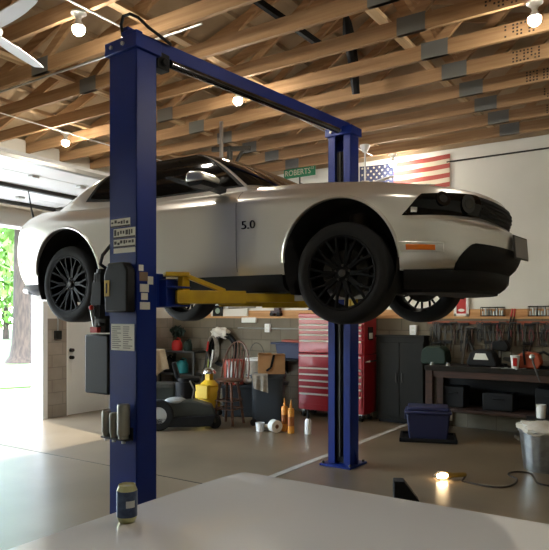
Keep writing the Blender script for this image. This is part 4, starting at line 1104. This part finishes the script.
p = bench(529, 0, .26); t = thing('chainsaw', 'orange chainsaw with black handle on the workbench', 'chainsaw', p)
m = MB(); m.prism([(-.17,0),(.13,0),(.17,.08),(.13,.2),(-.05,.22),(-.18,.14)], 'y', -.08, .08); m.build('housing', M_orange, t, .02)
MB().tube([(.1,0,.19),(.18,0,.22),(.28,0,.17),(.31,0,.06),(.22,0,.02),(.14,0,.03)], .018, 8).build('rear_handle', M_black, t); MB().tube([(-.03,-.1,.05),(-.05,-.1,.24),(-.05,.1,.24),(-.03,.1,.05)], .014, 8).build('front_handle', M_black, t)
m = MB(); m.prism([(-.17,.06),(-.31,.09),(-.34,.115),(-.31,.14),(-.17,.13)], 'y', -.006, .006); m.build('guide_bar', M_darksteel, t)
p = bench(499, 0, .46); t = thing('drill_press', 'small dark bench tool standing between charger and cup', 'power tool', p)
MB().span((-.09,-.1,0),(.09,.1,.03)).build('base', M_black, t, .005); MB().cyl((0,.05,.03),(0,.05,.40),.022,n=12).build('column', M_darksteel, t)
m = MB(); m.prism([(-.07,.22),(.12,.2),(.15,.27),(.1,.36),(-.08,.34)], 'y', -.09, .07); m.build('head', M_black, t, .015); MB().cyl((.02,-.03,.12),(.02,-.03,.22),.014,n=10).build('chuck', M_steel, t)
p = bench(533, 0, .05); t = thing('work_lamp', 'hooked lamp tool with a bright round end leaning on the workbench front', 'lamp', p)
MB().tube([(0,-.06,.17),(.02,-.07,.08),(.06,-.085,-.03),(.10,-.09,-.14)], [.014,.012,.010,.008], 8).build('rod', M_darksteel, t); MB().lathe([(0,0),(.03,.005),(.038,.03),(.02,.055),(0,.06)], 16, Matrix.Translation((0,-.05,.15)) @ Matrix.Rotation(.6,4,'X')).build('head', M_steel, t)
p = bench(505, 0, .06); 
for k, (px, dy, lbl) in enumerate(((498,.07,'open-ended spanner lying left of the paper cup'), (508,.05,'flat steel spanner lying just in front of the drill tool'), (520,.03,'spanner lying to the right of the paper cup'))):
    p = bench(px, 0, dy); t = thing('spanner', lbl, 'spanner', p, .2+k*.5, 'spanners lying on the workbench'); MB().span((-.09,-.01,.0),(.09,.01,.008)).build('shank', M_steel, t, .002)
    MB().lathe([(.012,0),(.022,0),(.022,.012),(.012,.012)], 16, Matrix.Translation((.1,0,0)), closed=True).build('ring_end', M_steel, t)
for px, lbl in ((432,'small bright steel fitting at the left corner of the workbench'), (448,'small bright fitting on the workbench right of the green case')):
    p = bench(px, 0, .1); tag(MB().lathe([(0,0),(.03,0),(.03,.012),(.02,.02),(.02,.04),(0,.04)], 14).build('pipe_fitting', M_steel, loc=p), lbl, 'fitting')
# timber props behind the bench
for px0, px1, y0, y1, lbl in ((466,462,330,362,'dark bar leaning on the block wall left of the charger, steeper of the two'), (468,480,338,362,'dark bar leaning on the block wall behind the charger')):
    p, q = on_y(px0, y0, YBB-.05), on_y(px1, y1, BY0+.4); q.z = BH+.012
    tag(MB().bar(p, q, .03, .03).build('leaning_bar', M_darksteel), lbl, 'bar')
# ---- tool rail and hanging tools
rz = on_y(470, 322, YBB).z; rx0, rx1 = on_y(428, 322, YBB).x, 0.2
rail = MB().span((rx0, YBB-.02, rz-.03), (rx1, YBB, rz+.015)).build('tool_rail', mat('rail_red', (150,70,40), .6)); tag(rail, 'long reddish rail on the block wall carrying the hanging tools', 'rail')
rail2 = MB().span((rx0+.1, YBB-.02, rz-.16), (rx1, YBB, rz-.13)).build('tool_rail', M_darksteel); tag(rail2, 'dark steel rail below the reddish rail, behind the hanging tools', 'rail')
M_tool = [M_darksteel, M_black, M_steel]
def t_screw(k):
    t = thing('screwdriver', '', 'screwdriver'); MB().cyl((0,0,-.02),(0,0,-.12),.016,.013,10).build('handle', (mat('grip_red', (96,30,26), .6), M_black, M_black, M_darksteel)[k % 4], t); MB().cyl((0,0,-.12),(0,0,-.26),.005,n=8).build('shaft', M_darksteel, t); return t
def t_pliers(k):
    t = thing('pliers', '', 'pliers')
    for s_ in (-1,1): MB().tube([(0,0,-.08),(s_*.025,0,-.13),(s_*.03,0,-.2),(s_*.018,0,-.24)], .009, 7).build('grip', (mat('grip_red', (96,30,26), .6), M_black, M_black)[k % 3], t)
    MB().prism([(-.022,-.09),(.022,-.09),(.008,-.0),(-.008,-.0)], 'y', -.008, .008).build('jaw', M_darksteel, t); return t
def t_wrench(k):
    t = thing('wrench', '', 'wrench'); L = .2+.04*(k % 3); MB().span((-.011,-.005,-L),(.011,.005,-.02)).build('shank', M_darksteel, t, .002)
    MB().lathe([(.011,-.006),(.024,-.006),(.024,.006),(.011,.006)], 14, Matrix.Translation((0,0,-.01)) @ Matrix.Rotation(PI/2,4,'X'), closed=True).build('ring_end', M_darksteel, t); MB().prism([(-.026,-L),(-.012,-L-.05),(-.006,-L-.02),(.006,-L-.02),(.012,-L-.05),(.026,-L)], 'y', -.006,.006).build('open_end', M_darksteel, t); return t
def t_hammer(k):
    t = thing('hammer', '', 'hammer'); MB().cyl((0,0,0),(0,0,-.32),.013,.016,10).build('handle', M_benchwood, t); m = MB(); m.cyl((-.07,0,.0),(.03,0,0),.018,n=12); m.bar((.03,0,0),(.09,0,-.02),.03,.015); m.build('head', M_darksteel, t, .003); return t
def t_clamp(k):
    t = thing('clamp', '', 'clamp'); MB().span((-.012,-.006,-.42),(.012,.006,0)).build('bar', M_darksteel, t); MB().span((-.012,-.012,-.04),(.1,.012,0)).build('jaw', M_black, t); MB().span((-.015,-.014,-.3),(.1,.014,-.26)).build('jaw', M_black, t); MB().cyl((.085,0,-.42),(.085,0,-.28),.012,n=10).build('handle', M_benchwood, t); return t
kinds = [('screwdrivers hanging on the rail', t_screw, 'screwdriver hanging point down from the rail above the workbench'), ('pliers hanging on the rail', t_pliers, 'pliers hanging open from the rail above the workbench'),
         ('wrenches hanging on the rail', t_wrench, 'steel wrench hanging from the rail above the workbench'), ('hammers hanging on the rail', t_hammer, 'hammer hanging from the rail above the workbench'), ('clamps hanging on the rail', t_clamp, 'bar clamp hanging from the rail above the workbench')]
rnd = random.Random(11); px = 431.0; k = 0
while px < 551:
    gi = rnd.choice([0,0,0,1,1,1,2,2,2,3,4]); g, fnc, lbl = kinds[gi]; o = fnc(k)
    row = rnd.random() < .75
    if gi == 3: px += 1.5
    q = on_y(px, 322, YBB-.035); o.location = (q.x, YBB-(.0345,.0275,.0245,.0365,.0325)[gi], (rz-.01) if row else (rz-.085)); o['label'] = lbl; o['group'] = g; o.rotation_euler = (0, rnd.uniform(-.08,.08), 0)
    px += rnd.uniform(1.7, 2.9)+(2.5 if gi in (3, 4) else 0); k += 1
# red handled bolt cutters
q = on_y(508, 318, YBB-.06); t = thing('bolt_cutters', 'red-handled bolt cutters hanging on the tool rail', 'bolt cutters', (q.x, YBB-.032, q.z), 0)
for s_ in (-1,1):
    MB().tube([(.07+s_*.015,0,.13),(.055+s_*.02,0,.02)], .013, 8).build('handle_grip', M_redp, t); MB().tube([(.055+s_*.02,0,.02),(.02+s_*.012,0,-.22),(-.0,0,-.32)], .009, 8).build('lever', M_black, t)
MB().prism([(-.03,-.31),(.03,-.31),(.0,-.42)], 'y', -.012,.012).build('blade', M_darksteel, t)
# two wire racks with bright sockets
def rack(px0, px1, py0, py1, label):
    a, b = on_y(px0, py1, YBB-.0), on_y(px1, py1, YBB); z0, z1 = LEDGE+.035, on_y(px0, py0, YBB).z
    W = b.x-a.x; t = thing('socket_rack', label, 'rack', (a.x, YBB+.01, z0)); h = z1-z0; m = MB()
    for z in (.006, h-.006):
        for y in (.0,.1): m.cyl((0,y,z),(W,y,z),.007,n=6)
    for i in range(4):
        for y in (.0,.1): m.cyl((W*i/3,y,0),(W*i/3,y,h),.005,n=6)
    for x in (0,W):
        for z in (.006,h-.006): m.cyl((x,0,z),(x,.1,z),.006,n=6)
    m.build('wire_frame', M_black, t)
    MB().span((0,.0,.0),(W,.1,.008)).build('tray', M_black, t)
    n = 8
    for i in range(n):
        r = .011+.006*((i*5) % 3)/2; MB().lathe([(0,.008),(r,.008),(r,.07+.04*((i*3) % 4)/4),(r*.6,.075+.04*((i*3) % 4)/4),(0,.07)], 12, Matrix.Translation((W*(i+.5)/n,.045,0))).build('socket', M_steel, t)
rack(480.5, 503, 307, 319, 'black wire rack of sockets on the ledge, left of the red bolt cutters')
rack(528, 552, 306, 319, 'black wire rack of sockets on the ledge at the picture right edge')
# framed red picture leaning at the ledge
a, b = on_y(454, 300, YB-.03), on_y(469, 300, YB-.03); W = b.x-a.x
t = thing('framed_picture', 'red picture in a white frame standing on the ledge behind the silver car bumper', 'picture', (a.x, YB-.045, LEDGE+.035)); H = .42
m = MB(); m.span((0,0,0),(W,.02,.04)); m.span((0,0,H-.04),(W,.02,H)); m.span((0,0,0),(.04,.02,H)); m.span((W-.04,0,0),(W,.02,H)); m.build('frame', M_white, t, .003)
MB().span((.03,.006,.03),(W-.03,.016,H-.03)).build('print', mat('print_red', (170,34,26), .6), t); m = MB(); m.ball((W*.5,.0055,.09),(W*.22,.002,.022),16,8); m.build('highlight', M_paper, t)
for px, py, lbl in ((440,314,'small pale wooden block on the ledge right of the black tyre'),): 
    q = on_y(px, 318, YB-.06); tag(MB().span((q.x-.06,YB-.09,LEDGE+.035),(q.x+.06,YB-.02,LEDGE+.075)).build('wood_block', M_wood2), lbl, 'block')

# ---- blue lidded bin on a black tray
p = floor_at(424, 441); p = Vector((p.x, p.y+.15, 0))
t0 = thing('black_tray', 'flat black tray on the floor under the blue bin', 'tray', p, AL*.6)
m = MB(); m.span((-.36,-.26,0),(.36,.26,.02)); 
for a, b in (((-.36,-.26),(.36,-.23)),((-.36,.23),(.36,.26)),((-.36,-.26),(-.33,.26)),((.33,-.26),(.36,.26))): m.span((a[0],a[1],.0),(b[0],b[1],.05))
m.build('tray', M_black, t0)
t = thing('blue_bin', 'blue plastic storage bin with a lid, on the black tray near the workbench', 'storage bin', (p.x,p.y,.022), AL*.6)
m = MB(); V = []
for z, w, d in ((0,.24,.17),(.34,.275,.2)): V += [(-w,-d,z),(w,-d,z),(w,d,z),(-w,d,z)]
m.add(V, [(3,2,1,0),(4,5,6,7),(0,1,5,4),(1,2,6,5),(2,3,7,6),(3,0,4,7)]); m.build('tub', M_bluebin, t, .02)
m = MB(); m.span((-.295,-.22,.33),(.295,.22,.37)); m.span((-.26,-.185,.37),(.26,.185,.42)); l_ = m.build('lid', mat('blue_lid', (16,24,66), .55), t, .015)
for i in (-1,1): MB().span((i*.27,-.06,.24),(i*.305,.06,.35)).build('latch', M_paper if i > 0 else M_bluebin, t, .006)
# ---- lit work light on the floor with its cord
p = floor_at(447, 480); ang = AL+.18
t = thing('trouble_light', 'lit hand lamp lying on the floor, its cord trailing right', 'work light', (p.x,p.y,.045), ang)
m = MB(); m.lathe([(0,-.10),(.018,-.098),(.026,-.07),(.026,-.02),(.016,.0),(0,0)], 18, Matrix.Rotation(PI/2,4,'Y')); m.build('bulb', M_lamp, t)
m = MB()
for k in range(6):
    a = 2*PI*k/6; m.tube([(.0,.04*math.cos(a),.04*math.sin(a)),(-.08,.045*math.cos(a),.045*math.sin(a)),(-.13,.02*math.cos(a),.02*math.sin(a)),(-.145,0,0)], .003, 5)
for x in (-.04,-.09): m.tube([(x,.045*math.cos(2*PI*k/20),.045*math.sin(2*PI*k/20)) for k in range(20)], .003, 5, closed=True)
m.build('guard_cage', M_darksteel, t); m = MB(); m.lathe([(0,0),(.03,0),(.032,.03),(.024,.06),(.024,.17),(.018,.2),(.0,.2)], 16, Matrix.Rotation(PI/2,4,'Y')); m.build('handle', mat('lamp_handle', (150,120,40), .5), t)
pts = [floor_at(x, y) for x, y in ((459,481),(472,484),(487,487),(503,488),(514,485),(517,480),(509,476),(510,473.5),(518,472.5),(530,474),(534,478),(538,484),(551,487))]
sm = []
for i in range(len(pts)-1):
    a, b, c, d = pts[max(0,i-1)], pts[i], pts[i+1], pts[min(len(pts)-1,i+2)]
    for k in range(6):
        u = k/6; sm.append(.5*((2*b)+(c-a)*u+(2*a-5*b+4*c-d)*u*u+(3*b-a-3*c+d)*u**3)+Vector((0,0,.009)))
sm = [v for v in sm]; q = Matrix.Rotation(ang,4,'Z') @ Vector((.195,0,0)); sm = [Vector((p.x+q.x,p.y+q.y,.03))]+sm[2:]
MBc = MB().tube(sm, .009, 7).build('power_cord', mat('cord_brown', (44,34,26), .6)); tag(MBc, 'dark cord winding over the floor from the lit hand lamp to the galvanised can', 'cord')
# ---- rubber chock
p = at_z(405, 499, 0); t = thing('wheel_chock', 'black rubber wheel chock on the floor behind the white car lid', 'chock', (p.x,p.y,0), AL-.12)
MB().prism([(-.1,0),(.12,0),(-.01,.17),(-.1,.17)], 'y', -.07, .07).build('wedge', M_rubber, t, .006); MB().span((-.103,-.05,.05),(-.099,.05,.12)).build('grip_plate', M_black, t)
# ---- galvanised can with rags
p = floor_at(541, 473); p = Vector((p.x, p.y+.18, 0)); t = thing('galvanised_can', 'ribbed galvanised steel can filled with white rags', 'can', p)
m = MB(); n = 64; prof = [(0,0),(.2,0),(.205,.02)]+[(.205+.045*z/.4, .02+z) for z in [.38*i/6 for i in range(1,7)]]+[(.262,.405),(.262,.425),(.245,.425),(.2,.04),(0,.03)]
m.lathe(prof, n); k = n
m.v = [Vector((v.x*(1+.012*math.cos(16*math.atan2(v.y,v.x))*(1 if .03 < v.z < .39 and v.xy.length > .19 else 0)), v.y*(1+.012*math.cos(16*math.atan2(v.y,v.x))*(1 if .03 < v.z < .39 and v.xy.length > .19 else 0)), v.z)) for v in m.v]
m.build('body', M_galv, t); a0 = face_cam(p)
for s_ in (-1,1):
    c, s2 = math.cos(a0+s_*PI/2), math.sin(a0+s_*PI/2); m = MB(); m.tube([(c*.245-s2*.05,s2*.245+c*.05,.30),(c*.29-s2*.05,s2*.29+c*.05,.33),(c*.29+s2*.05,s2*.29-c*.05,.33),(c*.245+s2*.05,s2*.245-c*.05,.30)], .007, 6); m.build('handle', M_steel, t)
def ragpile(c, label, seed, r): return cloth_lump(c, r, M_rag, 'white_rag', label, 'rag', seed, .12)
ragpile((p.x, p.y, .43), 'white rags heaped in the top of the galvanised can', 9, (.27,.27,.075))

# ---- mower and clutter in the corner
p = floor_at(184, 430); heading = AL+.12     # local +X runs to the right of the picture
t = thing('riding_mower', 'dark green riding mower with its grey deck facing out, left of the chair', 'mower', (p.x, p.y, 0), heading)
m = MB(); m.prism([(-.42,.14),(.42,.14),(.46,.2),(.40,.33),(.1,.42),(-.40,.40)], 'y', .02, .36); m.build('mower_deck', M_mower, t, .03)
m = MB(); m.prism([(-.50,.05),(.40,.05),(.44,.2),(-.50,.18)], 'y', -.06, .12); m.build('deck_skirt', M_black, t, .01)
m = MB(); m.ball((-.12,.10,.40), (.16,.09,.06), 18, 10); m.build('deck_cover', mat('mower_grey', (150,152,146), .4), t)
for x, y, r, w in ((-.36,-.02,.22,.10),(-.40,.74,.22,.10)):
    q = MB(); q.lathe([(r*.55,-w/2),(r*.9,-w/2),(r,-w*.3),(r,w*.3),(r*.9,w/2),(r*.55,w/2)], 28, Matrix.Translation((x,y,r)) @ Matrix.Rotation(PI/2,4,'X'), closed=True); q.build('drive_wheel', M_rubber, t)
    q = MB(); q.lathe([(0,-w*.35),(r*.3,-w*.45),(r*.57,-w*.4),(r*.57,w*.4),(0,w*.4)], 22, Matrix.Translation((x,y,r)) @ Matrix.Rotation(PI/2,4,'X')); q.build('wheel_rim', mat('rim_grey', (170,170,164), .5), t)
for x, y in ((.44,.08),(.44,.28)):
    q = MB(); q.cyl((x,y-.03,.09),(x,y+.03,.09),.09,n=20); c = q.build('caster_wheel', M_rubber, t); q = MB(); q.bar((x,y-.045,.09),(x-.03,y-.045,.26),.02,.03); q.bar((x,y+.045,.09),(x-.03,y+.045,.26),.02,.03); q.bar((x-.03,y,.26),(x-.2,y,.28),.05,.04); q.build('caster_fork', M_darksteel, c)
m = MB(); m.span((-.48,.25,.32),(-.12,.75,.62)); m.build('engine_cover', M_mower, t, .05); m = MB(); m.cyl((-.0,.3,.42),(-.0,.3,.66),.14,n=20); m.cyl((-.0,.3,.66),(-.0,.3,.71),.10,n=20); m.bar((-.12,.3,.55),(.16,.3,.58),.1,.12); m.build('engine', M_black, t)
m = MB(); m.span((-.10,.42,.62),(.22,.75,.70)); m.build('seat', M_black, t, .03); m = MB(); m.bar((-.10,.58,.68),(-.17,.58,.92),.30,.06,up=(1,0,0)); m.build('backrest', M_black, t, .02)
for y in (.2,.66): MB().tube([(.1,y,.36),(.14,y,.55),(.08,y-.04 if y < .4 else y+.04,.68)], .012, 8).build('control_lever', M_steel, t)
m = MB(); m.tube([(-.44,.25,.3),(-.44,.25,1.09),(-.44,.62,1.09),(-.44,.62,.3)], .018, 8); m.build('roll_bar', M_black, t)
rb = t.matrix_basis if False else (Matrix.Translation((p.x,p.y,0)) @ Matrix.Rotation(heading,4,'Z'))
cb = rb @ Vector((-.44,.42,1.115))
mb = MB()
def tcl(u, v, o):
    x = (u-.5)*.30
    if v < .3: return (x, .03+o, -.30*(.3-v)/.3-.0)
    if v < .4: k = (v-.3)/.1; return (x, .03-.06*k, .012*math.sin(PI*k)+o)
    k = (v-.4)/.6; return (x*(1+.25*k)+.02*k, -.03-o-.012*math.sin(u*15)*k, -.40*k*(.85+.15*math.sin(u*5)))
mb.slab(tcl, 16, 20, (0,.006)); o = mb.build('tan_cloth', M_cloth); o.location = cb+Vector((-.0,-.0,.0)); o.rotation_euler = (0,0,heading+.2); tag(o, 'tan cloth draped over the mower roll bar in the corner', 'cloth')
# shelf rack in the corner behind the mower
p = on_y(183, 380, 8.82); sx0, sx1 = XL+.05, XL+.95
t = thing('corner_rack', 'dark metal rack in the far corner behind the mower', 'rack', (XL+.1, 8.6, 0)); RW, RD = .85, .4
for x in (0,RW):
    for y in (0,RD): MB().span((x-.02,y-.02,0),(x+.02,y+.02,.96)).build('post', M_darksteel, t)
for z in (.2,.52,.94): MB().span((-.02,-.02,z),(RW+.02,RD+.02,z+.03)).build('shelf', M_darksteel, t)
for k, (px, z, rr, h, mm, nm, lbl, cat) in enumerate(((177,.97,.10,.22,M_redp,'red_jug','red plastic jug on top of the corner rack','jug'), (182,.55,.12,.26,M_teal,'teal_jug','teal plastic jug on the middle of the corner rack','jug'), (188,.97,.08,.2,M_green,'green_jug','dark green jug on top of the corner rack right of the red jug','jug'), (169,.55,.11,.3,M_black,'black_jug','black jug on the middle of the corner rack left of the teal jug','jug'))):
    q = on_y(px, 350, 8.78); t = thing(nm, lbl, cat, (q.x, 8.78, z)); m = MB(); m.lathe([(0,0),(rr*.95,0),(rr,.02),(rr,h*.6),(rr*.75,h*.82),(.03,h*.92),(.0,h*.92)], 20); m.build('body', mm, t); m = MB(); m.lathe([(0,h*.9),(.032,h*.9),(.032,h),(0,h)], 14); m.build('cap', M_black, t); MB().tube([(rr*.6,0,h*.8),(rr*.9,0,h*1.0),(rr*.2,0,h*1.08),(.0,0,h*.98)], .012, 6).build('handle', mm, t)
# sprayer wand and green plant clippings on the rack
q = on_y(178, 334, 8.78); c = leafcloud((q.x, 8.78, 1.33), (.16,.12,.10), 160, .09, 77); ob = c.build('artificial_plant', M_green, fix=False); tag(ob, 'dark green leafy bunch above the red jug in the corner', 'plant')
for px, z0, lbl, mm in ((199,1.15,'red-tipped handle leaning in the corner right of the rack',M_redp), (204,1.0,'pale curved handle leaning in the corner right of the rack',M_paper)):
    a = on_y(px, 350, 8.5); t = thing('garden_handle', lbl, 'tool handle', (a.x, 8.5, 0)); MB().tube([(0.02,-.05,0),(.01,.1,z0*.5),(-.02,.25,z0*.85)], .014, 8).build('shaft', M_darksteel if mm is M_redp else mm, t); MB().tube([(-.02,.25,z0*.85),(-.035,.3,z0)], .018, 8).build('grip', mm, t)
# yellow canister with silver dome
p = floor_at(207, 418); p = Vector((p.x-.12, p.y+.2, 0)); dpt = (p.x*-SA+p.y*CA)
t = thing('wet_vacuum', 'yellow canister with a silver domed lid beside the chair', 'vacuum', p)
m = MB(); m.lathe([(0,.1),(.16,.1),(.18,.14),(.18,.44),(.16,.47),(0,.47)], 26); m.build('tank', M_yellowp, t); m = MB(); m.lathe([(0,.47),(.15,.47),(.16,.5),(.10,.56),(.08,.58),(0,.58)], 26); m.build('head', M_yellowp, t)
m = MB(); m.span((-.05,-.05,.57),(.05,.05,.72)); m.build('neck', M_yellowp, t, .01); m = MB(); m.lathe([(0,.69),(.12,.69),(.12,.71),(.1,.75),(.06,.78),(0,.785)], 26); lab(m.build('dome_lid', M_chrome, t), 'silver domed lid')
m = MB(); m.span((-.1,-.24,.30),(.16,-.15,.52)); m.build('drain_box', M_yellowp, t, .015)
for k in range(4):
    a = PI/4+PI/2*k; MB().ball((.17*math.cos(a),.17*math.sin(a),.05), .05, 12, 8).build('caster', M_black, t)
# ================================================================== LIGHT AND CAMERA
w = bpy.data.worlds.new('World'); SC.world = w; w.use_nodes = True
nt = w.node_tree; bg = nt.nodes['Background']
sk = nt.nodes.new('ShaderNodeTexSky'); sk.sky_type = 'NISHITA'; sk.sun_disc = False; sk.sun_elevation = math.radians(55); sk.sun_rotation = math.radians(120); sk.air_density = 1.2; sk.dust_density = 2.5; sk.ozone_density = 1
mx = nt.nodes.new('ShaderNodeMix'); mx.data_type = 'RGBA'; mx.inputs[0].default_value = .6; mx.inputs[7].default_value = (.62, .58, .50, 1)
nt.links.new(sk.outputs['Color'], mx.inputs[6]); nt.links.new(mx.outputs[2], bg.inputs['Color']); bg.inputs['Strength'].default_value = 9.0
sun = bpy.data.lights.new('sun', 'SUN'); sun.energy = 7.0; sun.angle = .02; sun.color = (1, .95, .86)
so = bpy.data.objects.new('sun', sun); COL.objects.link(so); so.rotation_euler = Euler((math.radians(38), 0, math.radians(-100)))
cam = bpy.data.cameras.new('camera'); co = bpy.data.objects.new('camera', cam); COL.objects.link(co)
co.location = (0, 0, HC); co.rotation_euler = (PI/2, 0, AL)
cam.sensor_fit = 'HORIZONTAL'; cam.sensor_width = 36; cam.lens = F/549*36; cam.shift_y = (HOR-275)/549; cam.clip_start = .05; cam.clip_end = 300
SC.camera = co
SC.view_settings.view_transform = 'Standard'; SC.view_settings.look = 'None'; SC.view_settings.gamma = 1; SC.view_settings.use_curve_mapping = False
SC.view_settings.exposure = 0.0
SC.cycles.use_denoising = True
SC.cycles.max_bounces = 8; SC.cycles.diffuse_bounces = 5; SC.cycles.sample_clamp_indirect = 6
